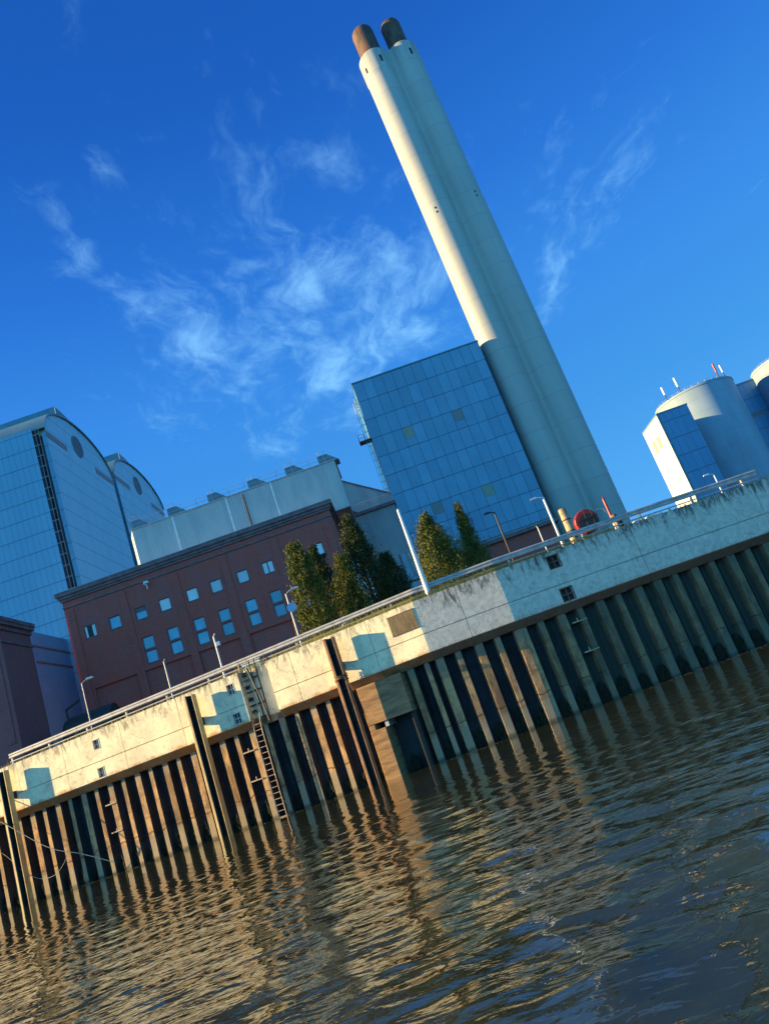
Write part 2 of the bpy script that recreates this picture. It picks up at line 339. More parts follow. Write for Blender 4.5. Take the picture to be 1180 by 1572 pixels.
ASPH = simple('yard_asphalt', (0.06, 0.06, 0.058), (0.045, 0.045, 0.042), 0.9, 0.8)
for nm_, dk in (('window_sky_reflection', (0.03, 0.10, 0.15)), ('pale_window_glass', (0.28, 0.36, 0.40))):
    mt_ = MATS[nm_]; nt_ = mt_.node_tree; q_ = NB(nt_); p_ = [n for n in nt_.nodes if n.type == 'BSDF_PRINCIPLED'][0]
    old = p_.inputs['Base Color'].links[0].from_socket; rn = q_.n('ShaderNodeObjectInfo').outputs['Random']
    nt_.links.new(q_.mix(q_.math('MULTIPLY', q_.smooth(rn, 0.35, 1.0), 0.8), old, dk), p_.inputs['Base Color'])
mt_ = MATS['glass_box_cladding']; nt_ = mt_.node_tree; q_ = NB(nt_); p_ = [n for n in nt_.nodes if n.type == 'BSDF_PRINCIPLED'][0]
old = p_.inputs['Base Color'].links[0].from_socket; rn = q_.n('ShaderNodeNewGeometry').outputs['Random Per Island']
nt_.links.new(q_.mix(q_.math('MULTIPLY', rn, 0.65), old, (0.06, 0.17, 0.27)), p_.inputs['Base Color'])
def shaft_mat(nm_, ring):
    mt_ = MATS[nm_]; nt_ = mt_.node_tree; q_ = NB(nt_); p_ = [n for n in nt_.nodes if n.type == 'BSDF_PRINCIPLED'][0]
    old = p_.inputs['Base Color'].links[0].from_socket; ob = q_.n('ShaderNodeTexCoord').outputs['Object']; z_ = q_.n('ShaderNodeSeparateXYZ', {0: ob}).outputs[2]
    fr_ = q_.math('FRACT', q_.math('DIVIDE', z_, ring)); ln = q_.smooth(q_.math('MINIMUM', fr_, q_.math('SUBTRACT', 1.0, fr_)), 0.022, 0.008)
    lift = q_.n('ShaderNodeTexWhiteNoise', {1: q_.math('FLOOR', q_.math('DIVIDE', z_, ring))}, noise_dimensions='1D').outputs[0]
    st_ = q_.noise(q_.scale(ob, (1.4, 1.4, 0.05)), 1.0, 6, 0.7); soot = q_.math('MULTIPLY', q_.smooth(z_, 98, 118), 0.5)
    c = q_.mix(q_.math('MULTIPLY', lift, 0.13), old, (0.18, 0.20, 0.19)); c = q_.mix(q_.math('MULTIPLY', q_.smooth(st_, 0.5, 0.75), 0.3), c, (0.17, 0.18, 0.16))
    c = q_.mix(q_.math('MULTIPLY', q_.smooth(q_.math('MULTIPLY_ADD', soot, 0.3, st_), 0.56, 0.72), q_.math('MULTIPLY', soot, 0.9)), c, (0.10, 0.10, 0.09))
    nt_.links.new(q_.mix(q_.math('MULTIPLY', ln, 0.28), c, (0.13, 0.14, 0.14)), p_.inputs['Base Color'])
shaft_mat('chimney_concrete', 5.2); shaft_mat('silo_concrete', 3.4)
def ribbed():
    q = new('ribbed_sheet', 0.5, 0.4)
    x, y, z = q.n('ShaderNodeSeparateXYZ', {0: q.obj}).outputs
    w = q.math('FRACT', q.math('MULTIPLY', x, 3.2)); r = q.smooth(w, 0.2, 0.6)
    n = q.noise(q.scale(q.obj, (0.7, 0.7, 0.2)), 1.0, 5)
    c = q.mix(q.smooth(n, 0.35, 0.65), (0.42, 0.45, 0.43), (0.34, 0.37, 0.37)); setc(q, q.mix(q.math('MULTIPLY', r, 0.22), c, (0.16, 0.18, 0.18)))
    bump(q, r, 0.5, 0.05); return q.m
RIB = ribbed()
def foliage(name, a, c):
    q = new(name, 0.75, 0.2)
    g = q.n('ShaderNodeNewGeometry')
    rnd = g.outputs['Random Per Island']
    n = q.noise(q.obj, 1.4, 4)
    setc(q, q.mix(q.math('MULTIPLY_ADD', rnd, 0.6, q.math('MULTIPLY', n, 0.5)), a, c))
    q.p.inputs['Transmission Weight'].default_value = 0.0
    return q.m
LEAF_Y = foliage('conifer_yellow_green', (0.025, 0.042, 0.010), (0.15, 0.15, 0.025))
LEAF_G = foliage('conifer_shaded_green', (0.014, 0.025, 0.010), (0.05, 0.065, 0.016))  # darker leaves: shade from neighbouring trees painted into the green
GRASSM = foliage('edge_grass', (0.07, 0.09, 0.02), (0.26, 0.22, 0.07))
WEEDM = foliage('river_weed', (0.008, 0.010, 0.006), (0.02, 0.022, 0.012))

# ------------------------------------------------------------------ plan of the quay
V = [(-36.6, 49.74), (-0.24, 40.0), (4.37, 39.76), (11.95, 40.22), (25.0, 42.05), (60.0, 50.0)]
TOPZ = 8.0
class Facet:
    def __init__(s, a, c):
        s.a = Vector(a); d = Vector(c) - s.a; s.L = d.length; s.t = d / s.L; s.n = Vector((s.t.y, -s.t.x)); s.ang = math.atan2(s.t.y, s.t.x)
    def P(s, u, o, z):                                   # along the wall, out over the water, up
        p = s.a + s.t * u + s.n * o; return Vector((p.x, p.y, z))
    def u_of(s, az, o=0.0):                              # where the wall crosses a bearing (x/y) from the landing stage
        A = s.a + s.n * o; return (az * A.y - A.x) / (s.t.x - az * s.t.y)
    def z_of(s, az, el, o=0.0):
        u = s.u_of(az, o); return EYE + el * (s.a + s.t * u + s.n * o).y
F = [Facet(V[i], V[i + 1]) for i in range(5)]
Q0 = Vector((-0.24, 40.0, 0.0))
quay = thing('quay_wall', 'long concrete capped quay wall on corrugated steel sheet piling along the river', 'quay wall', Q0)
def loc(p): return tuple(Vector(p) - Q0)
def fbox(f, u0, u1, o0, o1, z0, z1):                     # box in facet coordinates -> local mesh
    mb = MB().box(u0, u1, -o1, -o0, z0, z1)
    return mb.xf(lambda x, y, z: f.P(x, -y, z))
def fx(mb, f, root=None):
    r = root if root is not None else Q0
    return mb.xf(lambda x, y, z: Vector(f.P(x, -y, z)) - Vector(r))

JZ, BZ, CZ = 6.23, 5.26, 4.86                            # course joint, front bottom edge, back of the chamfer
DEPTH_BACK = 3.0; CH = 0.55; SET = 0.62
# sockets (two under each other) and the ladder niche, in facet coordinates
f0 = F[0]
NU0, NU1 = f0.u_of(-0.2515), f0.u_of(-0.2125)
def pocket(f, az, el, w=0.21, h=0.27):
    u = f.u_of(az); z = f.z_of(az, el); return (u - w, u + w, z - h, z + h)
pk = {0: [pocket(F[0], -0.452, 0.115), pocket(F[0], -0.4535, 0.079), pocket(F[0], -0.2655, 0.123), pocket(F[0], -0.267, 0.085)],
      2: [pocket(F[2], 0.185, 0.137, 0.3, 0.32), pocket(F[2], 0.1855, 0.092, 0.3, 0.32)]}
def fit_z(h):                                            # keep each socket inside one course
    a, c, e, g = h
    if e < JZ < g: e, g = (JZ + 0.05, JZ + 0.05 + g - e) if (e + g) / 2 > JZ else (JZ - 0.05 - (g - e), JZ - 0.05)
    if e < BZ + 0.06: e, g = BZ + 0.06, BZ + 0.06 + (g - e)
    return (a, c, e, g)
joints = {0: [f0.u_of(a) for a in (-0.70, -0.56, -0.497, -0.418, -0.338)] + [NU0, NU1] + [f0.u_of(a) for a in (-0.180, -0.073)],
          1: [F[1].u_of(0.052)], 2: [F[2].u_of(0.293)], 3: [F[3].u_of(0.46)], 4: [8, 16, 24]}
GAP = 0.012
for fi, f in enumerate(F):
    ed = [0.0] + joints[fi] + [f.L]
    for k in range(len(ed) - 1):
        a, c = ed[k], ed[k + 1]
        if fi == 0 and abs(a - NU0) < 1e-6: continue
        a2 = a + (GAP if k else 0); c2 = c - (GAP if k < len(ed) - 2 else 0)
        mb = MB()
        hs = [fit_z(h) for h in pk.get(fi, []) if a2 < h[0] and h[1] < c2]
        for (z0, z1) in ((JZ + 0.02, TOPZ), (BZ, JZ - 0.02)):
            hh = [h for h in hs if z0 < h[2] and h[3] < z1]
            grid_wall(mb, a2, c2, z0, z1, hh, 0.28)
        q = MB()
        # groove between the courses, chamfer, soffit, top, ends
        q.add([(a2, 0, JZ - 0.02), (c2, 0, JZ - 0.02), (c2, 0.09, JZ - 0.02), (a2, 0.09, JZ - 0.02), (a2, 0.09, JZ + 0.02), (c2, 0.09, JZ + 0.02), (c2, 0, JZ + 0.02), (a2, 0, JZ + 0.02)],
              [(0, 1, 2, 3), (3, 2, 5, 4), (4, 5, 6, 7)])
        n = max(2, int((c2 - a2) / 0.35)); us = [a2 + (c2 - a2) * i / n for i in range(n + 1)]
        wob = [0.0] + [random.uniform(-0.02, 0.03) for _ in range(n - 1)] + [0.0]
        vs = []
        for u_, w_ in zip(us, wob): vs += [(u_, 0, BZ), (u_, CH, CZ + w_)]
        q.add(vs, [(2 * i, 2 * i + 1, 2 * i + 3, 2 * i + 2)[::-1] for i in range(n)])
        q.add([(a2, CH, CZ), (c2, CH, CZ), (c2, DEPTH_BACK, CZ), (a2, DEPTH_BACK, CZ)], [(3, 2, 1, 0)])
        q.add([(a2, 0, TOPZ), (c2, 0, TOPZ), (c2, DEPTH_BACK, TOPZ), (a2, DEPTH_BACK, TOPZ)], [(0, 1, 2, 3)])
        for u_, od in ((a2, 0), (c2, 1)):
            q.add([(u_, 0, BZ), (u_, CH, CZ), (u_, DEPTH_BACK, CZ), (u_, DEPTH_BACK, TOPZ), (u_, 0, TOPZ)], [(0, 1, 2, 3, 4)[::-1] if od else (0, 1, 2, 3, 4)])
        mb.add(q.v, q.f)
        fx(mb, f); o = mb.build('cap_section', CONC, quay)
        for h in hs:                                    # the socket's iron cross and pale rim
            mb = MB(); cx, cz = (h[0] + h[1]) / 2, (h[2] + h[3]) / 2
            mb.box(cx - 0.03, cx + 0.03, 0.10, 0.15, h[2], h[3]); mb.box(h[0], h[1], 0.095, 0.145, cz - 0.03, cz + 0.03)
            for (x0, x1, z0, z1) in ((h[0] - 0.05, h[1] + 0.05, h[3], h[3] + 0.05), (h[0] - 0.05, h[1] + 0.05, h[2] - 0.05, h[2]), (h[0] - 0.05, h[0], h[2], h[3]), (h[1], h[1] + 0.05, h[2], h[3])):
                mb.box(x0, x1, -0.015, 0.02, z0, z1)
            fx(mb, f); mb.build('socket_bars', GALV if fi == 0 else RUSTY, o)
            mb = MB(); mb.add([(h[0] + .004, 0.27, h[2] + .004), (h[1] - .004, 0.27, h[2] + .004), (h[1] - .004, 0.27, h[3] - .004), (h[0] + .004, 0.27, h[3] - .004)], [(0, 1, 2, 3)])
            fx(mb, f); mb.build('socket_back', DARK, o)
# niche behind the ladder
mb = MB(); mb.box(NU0 - 0.01, NU1 + 0.01, 0.62, DEPTH_BACK, CZ, TOPZ); fx(mb, f0); mb.build('niche_back', CONC, quay)

# sheet piling: one child per pile
def sheet(p, fl=0.40, d=0.45):
    a = p * fl; s_ = 0.10; r = p - a - 2 * s_
    z0, z1 = -1.5, CZ + 0.3
    pts = [(-s_ - 0.001, d), (0, 0), (a, 0), (a + s_, d), (a + s_ + r, d)]
    mb = MB()
    for i in range(4):
        (x0, y0), (x1, y1) = pts[i], pts[i + 1]
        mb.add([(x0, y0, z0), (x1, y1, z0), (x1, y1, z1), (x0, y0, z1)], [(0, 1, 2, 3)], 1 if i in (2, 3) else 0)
    # rolled interlock rib down the middle of the pan
    xm = a + s_ + r * 0.5
    mb.box(xm - 0.04, xm + 0.04, d - 0.05, d - 0.003, z0, z1, 1)
    return mb, a + s_ + r + s_
npile = 0
for fi, f in enumerate(F[:4]):
    pitch = 0.985 if fi == 0 else 1.075
    u_ = 0.0; k = 0
    first = f.u_of(-0.572, -SET) if fi == 0 else 0.1
    off = first % pitch
    lim = f.L
    u_ = off - pitch
    while u_ < lim + 0.2:
        wide = 0.38 if k % 2 else 0.27
        if u_ > -0.4 and (fi != 0 or u_ > 4.0) and not (fi == 0 and f0.u_of(-0.110) - 0.1 < u_ < f0.u_of(-0.054) - 0.55):
            mb, w = sheet(pitch, wide)
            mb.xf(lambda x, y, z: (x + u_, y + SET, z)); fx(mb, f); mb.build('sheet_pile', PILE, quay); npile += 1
        u_ += pitch; k += 1
mb = MB(); mb.box(0, F[4].L, SET + 0.3, SET + 0.4, -1.5, CZ + 0.2); mb2 = MB(); mb2.box(0, 5, SET + 0.3, SET + 0.4, -1.5, CZ + 0.2)
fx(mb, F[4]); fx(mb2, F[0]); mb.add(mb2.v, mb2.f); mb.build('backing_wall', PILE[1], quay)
for f in F[:4]:
    pass
# weed in the recesses just above the water (nobody could count it)
def weed():
    tot = MB()
    for fi, f in enumerate(F[:4]):
        one = MB(); pitch = 0.985 if fi == 0 else 1.075; first = f.u_of(-0.572, -SET) if fi == 0 else 0.1; u_ = first % pitch - pitch; k = 0
        while u_ < f.L:
            if u_ > -0.4 and not (fi == 0 and u_ < 4):
                top = random.uniform(0.8, 1.3); wide = 0.38 if k % 2 else 0.27
                for _ in range(170):
                    t = random.uniform(wide + 0.06, 0.97); x = u_ + t * pitch
                    z = random.uniform(0.0, 1.0) ** 0.8 * top * (1 - 0.45 * abs(t - 0.7) / 0.3); yy = SET + random.uniform(0.16, 0.34)
                    w = random.uniform(0.03, 0.07); h = random.uniform(0.08, 0.2); s1 = random.uniform(-0.06, 0.06)
                    one.add([(x - w, yy, z - h), (x + w, yy - 0.03, z - h), (x + s1, yy - 0.05, z + h * 0.5)], [(0, 1, 2)])
            u_ += pitch; k += 1
        fx(one, f, (0, 0, 0)); tot.add(one.v, one.f)
    return tot
tag(weed().build('river_weed', WEEDM), 'ragged black river weed in the sheet piling recesses above the water', 'weed', kind='stuff')

# outfall block under the cap
def at_f(f, az, el, o): return f.u_of(az, o), f.z_of(az, el, o)
u0, u1 = f0.u_of(-0.111, -0.1), f0.u_of(-0.0515, -0.1)
z_m = f0.z_of(-0.08, 0.0205, -0.1)
uS = f0.u_of(-0.0905, -0.1)
out = thing('outfall_block', 'brown stained concrete outfall block under the quay cap with a dark opening', 'outfall', f0.P((u0 + u1) / 2, -0.6, 0))
OC = simple('outfall_concrete', (0.34, 0.20, 0.095), (0.17, 0.10, 0.055), 0.85, 1.3, bmp=0.4, stretch=(0.6, 0.6, 3.0))
O0 = out.location
mb = MB(); mb.box(u0, u1, 0.12, 1.5, z_m, CZ - 0.003); fx(mb, f0, O0); mb.build('lintel', OC, out, bevel=0.02)
mb = MB(); mb.box(u0, uS, 0.14, 1.5, -1.5, z_m - 0.30); mb.box(u0 + 0.0, u0 + 0.35, 0.16, 1.5, z_m - 0.30, z_m); fx(mb, f0, O0); mb.build('pier', OC, out, bevel=0.03)
mb = MB(); mb.box(uS, uS + 0.2, 0.22, 1.4, z_m - 0.3, z_m - 0.01); fx(mb, f0, O0); mb.build('bracket', GALV, out)
mb = MB(); mb.box(u1 - 0.28, u1, 0.5, 1.5, -1.5, z_m); fx(mb, f0, O0); mb.build('pier', simple('outfall_grey', (0.035, 0.035, 0.03), None, 0.8, 2), out)
mb = MB(); mb.box(uS, u1, 1.35, 1.5, -1.5, z_m); fx(mb, f0, O0); mb.build('opening', DARK, out)

# mooring dolphins (tubular piles standing off the wall)
def dolphin(az_, ztop, label, mat, rope=False):
    f = f0; so_ = 0.62; u = f.u_of(az_, so_); root = thing('mooring_pile', label, 'mooring pile', f.P(u, so_, 0), 0, 'mooring piles in front of the quay wall'); r0 = root.location
    yf, yb = -so_ - 0.25, -so_ + 0.25
    sec = [(-0.27, yf + 0.03), (-0.24, yf), (-0.12, yf), (-0.10, yf + 0.03), (-0.10, yb - 0.06), (0.22, yb - 0.06), (0.22, yf + 0.10), (0.26, yf + 0.10), (0.26, yb), (-0.27, yb)]
    n = len(sec); mb = MB(); vs = [(u + a_, b_, -2.0) for a_, b_ in sec] + [(u + a_, b_, ztop) for a_, b_ in sec]
    for i in range(n):
        j = (i + 1) % n; mb.add([vs[i], vs[j], vs[n + j], vs[n + i]], [(0, 1, 2, 3)], 1 if i in (3, 4, 5) else 0)  # inner faces take black, painting the shade inside the channel
    mb.add([vs[n + i] for i in range(n)], [tuple(range(n))], 1)
    fx(mb, f, r0); mb.build('channel_pile', [mat, DARKST], root)
    for z in (1.6, 3.3, 5.0, 6.9):
        mb = MB(); mb.box(u - 0.10, u + 0.22, yf + 0.16, yb - 0.06, z, z + 0.03); fx(mb, f, r0); mb.build('stiffener', DARKST, root)
    mb = MB(); mb.box(u - 0.16, u + 0.16, -so_ + 0.16, -0.004, 6.0, 6.42); fx(mb, f, r0); mb.build('bracket', DARKST, root, bevel=0.01)
    if rope:
        mb = MB()
        for k in range(4):
            pts = [(0.36 * math.cos(a), 0.36 * math.sin(a), 5.75 - 0.09 * k + 0.07 * math.sin(a * 1.0 + k)) for a in np.linspace(0, 2 * math.pi, 25)]
            mb.tube(pts, 0.022, 6)
        mb.tube([(0.1, -0.27, 5.6), (0.35, -0.3, 5.2), (0.55, -0.1, 4.4), (0.6, 0.0, 3.3)], 0.02, 6)
        tag(mb.build('wound_rope', RUSTY, None, smooth=True), 'dark wire rope wound round the rust topped mooring pile', 'rope').location = r0
    return root
dolphin(-0.5795, 7.72, 'mooring pile at the far left beside the sagging ropes', YPILE)
dolphin(-0.3195, 7.74, 'mooring pile left of the long ladder, yellow edge lit by the sun', YPILE)
dolphin(-0.1245, 7.78, 'rusty topped mooring pile beside the outfall block, wire rope round it', simple('pile_rust', (0.34, 0.17, 0.08), (0.20, 0.09, 0.05), 0.7, 2.0, bmp=0.3), True)

# ladder in the niche down to the water
lu = f0.u_of(-0.240, -SET + 0.2)
lad = thing('quay_ladder', 'long rusty steel ladder running from the wall niche down into the water', 'ladder', f0.P(lu, -0.3, 0)); L0 = lad.location
for s_ in (-0.235, 0.235):
    mb = MB(); mb.tube([(lu + s_, 0.30, 8.55), (lu + s_, 0.22, 8.0), (lu + s_ + 0.0, 0.22, 5.6), (lu + s_ - 0.02, 0.06, 5.1), (lu + s_ - 0.04, 0.04, 4.6), (lu + s_ - 0.05, 0.06, -1.2)], 0.032, 8); fx(mb, f0, L0)
    mb.build('rail', simple('ladder_steel', (0.42, 0.30, 0.20), (0.25, 0.15, 0.09), 0.6, 5), lad, smooth=True)
for k in range(28):
    mb = MB(); z = -0.6 + 0.31 * k
    yy = 0.05 if z < 5.0 else 0.2
    mb.tube([(lu - 0.27, yy, z), (lu + 0.21, yy, z)], 0.020, 6)
    fx(mb, f0, L0); mb.build('rung', MATS['ladder_steel'], lad, smooth=True)
fr = thing('niche_frame', 'black steel access frame standing in the wall niche behind the ladder', 'frame', f0.P(lu + 0.4, -0.5, 0)); G0 = fr.location
mb = MB()
for s_ in (-0.42, 0.28, 0.62): mb.tube([(lu + s_, 0.5, 8.5), (lu + s_, 0.5, 4.9)], 0.04, 6)
mb.tube([(lu + 0.28, 0.12, 8.05), (lu + 0.62, 0.12, 6.3), (lu + 0.75, 0.12, 4.95)], 0.05, 6)
fx(mb, f0, G0); mb.build('uprights', DARKST, fr)
mb = MB()
for z in (8.2, 7.5, 6.8, 6.05, 5.3): mb.box(lu - 0.42, lu + 0.62, 0.46, 0.54, z - 0.04, z + 0.04)
for z in (7.8, 7.1, 6.4, 5.7): mb.box(lu - 0.46, lu - 0.06, 0.46, 0.54, z - 0.1, z + 0.1)
fx(mb, f0, G0); mb.build('crossbars', DARKST, fr)
BOX = thing('gate_box', 'small pale blue control box on the quay edge above the ladder', 'box', f0.P(lu + 0.2, -0.9, 8.0))
mb = MB(); mb.box(-0.55, 0.6, -0.15, 0.15, 0.0, 0.42); mb.xf(lambda x, y, z: (x * f0.t.x - y * f0.t.y * 0, x * f0.t.y + y, z)); mb.build('body', simple('pale_blue_paint', (0.35, 0.55, 0.66), None, 0.5, 4), BOX, bevel=0.02)
mb = MB(); mb.box(-0.6, 0.65, -0.2, 0.2, 0.42, 0.47); mb.xf(lambda x, y, z: (x * f0.t.x, x * f0.t.y + y, z)); mb.build('lid', GALV, BOX)

# mooring bars in the recesses of the piling
def mbar(f, a0, a1, el, label):
    o = -SET - 0.03; ua, ub = f.u_of(a0, o), f.u_of(a1, o); z = f.z_of((a0 + a1) / 2, el, o)
    root = thing('mooring_bar', label, 'mooring bar', f.P((ua + ub) / 2, o, z), 0, 'mooring bars set in the sheet piling'); r0 = root.location
    mb = MB(); mb.box(ua - 0.05, ub + 0.08, SET - 0.06, SET + 0.34, z - 0.035, z + 0.035); fx(mb, f, r0); mb.build('ledge', simple('bar_concrete', (0.42, 0.33, 0.22), None, 0.8, 5) if 'bar_concrete' not in MATS else MATS['bar_concrete'], root, bevel=0.01)
    um = ua * 0.6 + ub * 0.4
    mb = MB(); mb.tube([(um, SET + 0.1, z + 0.03), (um, SET + 0.1, z + 0.2)], 0.035, 8); fx(mb, f, r0); mb.build('peg', MATS['bar_concrete'], root)
mbar(F[0], -0.456, -0.444, 0.038, 'upper mooring bar in the piling near the left sagging rope')
mbar(F[0], -0.456, -0.444, 0.004, 'lower mooring bar in the piling near the left sagging rope')
mbar(F[0], -0.270, -0.257, 0.041, 'upper mooring bar just left of the long ladder')
mbar(F[0], -0.270, -0.257, 0.005, 'lower mooring bar just left of the long ladder')
mbar(F[2], 0.178, 0.194, 0.055, 'upper mooring bar in the shaded piling right of the bend')
mbar(F[2], 0.178, 0.194, 0.016, 'lower mooring bar in the shaded piling right of the bend')

# dark board on the wall
ua, ub = f0.u_of(-0.044), f0.u_of(-0.0085); zt, zb = f0.z_of(-0.03, 0.1405), f0.z_of(-0.03, 0.1165)
bd = thing('wall_board', 'weathered dark brown board fixed to the sunlit wall near its bend', 'board', f0.P((ua + ub) / 2, 0.02, zb)); B0 = bd.location
mb = MB(); mb.box(ua, ub, -0.035, -0.002, zb, zt); fx(mb, f0, B0); mb.build('panel', PATCH, bd)
mb = MB(); mb.box(ua - 0.03, ub + 0.03, -0.045, -0.003, zt, zt + 0.04); mb.box(ua - 0.03, ub + 0.03, -0.045, -0.003, zb - 0.04, zb); fx(mb, f0, B0); mb.build('edge_strip', RUSTY, bd)

# ropes hanging at the left
def catmull(P, n=14):
    P = [Vector(p) for p in P]; P = [P[0]] + P + [P[-1]]; out_ = []
    for i in range(1, len(P) - 2):
        for k in range(n):
            t = k / n; a, b_, c, d = P[i - 1:i + 3]
            out_.append(0.5 * ((2 * b_) + (c - a) * t + (2 * a - 5 * b_ + 4 * c - d) * t * t + (3 * b_ - a - 3 * c + d) * t ** 3))
    return out_ + [P[-2]]
def wp(az_, el, o): return f0.P(f0.u_of(az_, o), o, f0.z_of(az_, el, o))
def ropething(pts, r, label):
    P = catmull(pts); c = P[0].copy(); mb = MB(); mb.tube([p - c for p in P], r, 8)
    o = mb.build('rope', ROPE, None, smooth=True); o.location = c; return tag(o, label, 'rope')
ropething([wp(-0.66, 0.118, 0.9), wp(-0.594, 0.064, 0.9), wp(-0.541, 0.015, 0.7), wp(-0.50, -0.007, 0.3), wp(-0.462, -0.030, -0.3)], 0.022, 'pale mooring rope slanting down across the piling at the far left')
ropething([wp(-0.66, 0.075, 0.7), wp(-0.602, 0.029, 0.7), wp(-0.581, 0.002, 0.6), wp(-0.560, -0.017, 0.5), wp(-0.540, -0.020, 0.5), wp(-0.524, -0.0095, 0.5), wp(-0.517, 0.004, 0.6)], 0.013, 'thin slack rope hanging in a loop below the pale mooring rope')

# ------------------------------------------------------------------ guard rail on the quay edge
poly = []
OFF = -0.75
def rail_pts(z, o=OFF, a0=-0.566, a1=0.473):
    pts = []
    for fi, f in enumerate(F[:4]):
        ua = f.u_of(a0, o) if fi == 0 else 0.0; ub = f.u_of(a1, o) if fi == 3 else f.L
        if fi > 0: ua = 0.0
        for k in range(0, 9):
            if fi > 0 and k == 0: continue
            pts.append(f.P(ua + (ub - ua) * k / 8, o, z))
    return pts
gr = thing('guard_rail', 'long galvanised crash barrier along the top edge of the quay', 'guard rail', f0.P(f0.u_of(-0.3), OFF, 8.0)); R0 = gr.location
prof = [(0.0, -0.155), (-0.02, -0.15), (-0.07, -0.105), (-0.07, -0.06), (-0.015, -0.02), (-0.015, 0.02), (-0.07, 0.06), (-0.07, 0.105), (-0.02, 0.15), (0.0, 0.155)]
P = rail_pts(8.62); mb = MB(); vs = []; n = len(prof)
for i, p in enumerate(P):
    t = (P[min(i + 1, len(P) - 1)] - P[max(i - 1, 0)]).normalized(); nn = Vector((t.y, -t.x, 0))
    for (y, z) in prof: vs.append(p + nn * (-y) + Vector((0, 0, z)) - R0)
mb.add(vs, [(i * n + k, i * n + k + 1, (i + 1) * n + k + 1, (i + 1) * n + k) for i in range(len(P) - 1) for k in range(n - 1)]); mb.build('beam', GALV, gr)
mb = MB(); mb.tube([p - R0 for p in rail_pts(8.27)], 0.035, 8); mb.build('lower_rail', GALV, gr, smooth=True)
for fi, f in enumerate(F[:4]):
    ua = f.u_of(-0.564, OFF) if fi == 0 else 1.0; ub = f.u_of(0.472, OFF) if fi == 3 else f.L; step = 2.95 if fi == 0 else 3.1
    u_ = ua
    while u_ < ub + 0.01:
        mb = MB(); mb.box(u_ - 0.045, u_ + 0.045, -OFF + 0.02, -OFF + 0.14, 7.9, 8.78); fx(mb, f, R0); mb.build('post', GALV, gr); u_ += step

# concrete kerb and weeds on the very edge
def edge_grass():
    one = MB()
    for fi, f in enumerate(F[:4]):
        o_ = MB(); u_ = 3.0 if fi == 0 else 0
        while u_ < f.L:
            p = f.P(u_, 0, 8); az_ = p.x / p.y
            d = 0.25 + (1.0 if -0.16 < az_ < 0.12 else 0.0) + (0.55 if 0.12 <= az_ < 0.28 else 0) + (0.25 if -0.26 < az_ <= -0.16 else 0)
            for _ in range(int(9 * d + random.random())):
                x = u_ + random.uniform(0, 0.1); yy = random.uniform(0.06, 0.62) if d > 0.6 else random.uniform(0.1, 0.5)
                h = random.uniform(0.10, 0.42) * (0.6 + 0.4 * min(d, 1.2)) * (1.8 if random.random() < 0.03 else 1); s1 = random.uniform(-0.12, 0.12); w = random.uniform(0.01, 0.03)
                o_.add([(x - w, yy, 7.99), (x + w, yy, 7.99), (x + s1, yy + random.uniform(-0.08, 0.06), 8 + h)], [(0, 1, 2)])
            u_ += 0.1
        fx(o_, f, (0, 0, 0)); one.add(o_.v, o_.f)
    return one
tag(edge_grass().build('edge_grass', GRASSM), 'dry yellow green grass growing along the top edge of the quay', 'grass', kind='stuff')

# ------------------------------------------------------------------ structure: ground and river
g = MB(); back = [f.P(0, -2.9, 7.985) for f in F] + [F[-1].P(F[-1].L, -2.9, 7.985)]
pts = [(-400, 60, 7.985)] + [tuple(p) for p in back] + [(500, 120, 7.985)]
top = [(p[0] * 3 if abs(p[0]) > 30 else p[0] * 3, 900, 7.985) for p in pts]
n = len(pts); g.add(pts + top, [(i, i + 1, n + i + 1, n + i) for i in range(n - 1)])
tag(g.build('ground', ASPH), 'flat asphalt works yard behind the quay', kind='structure')

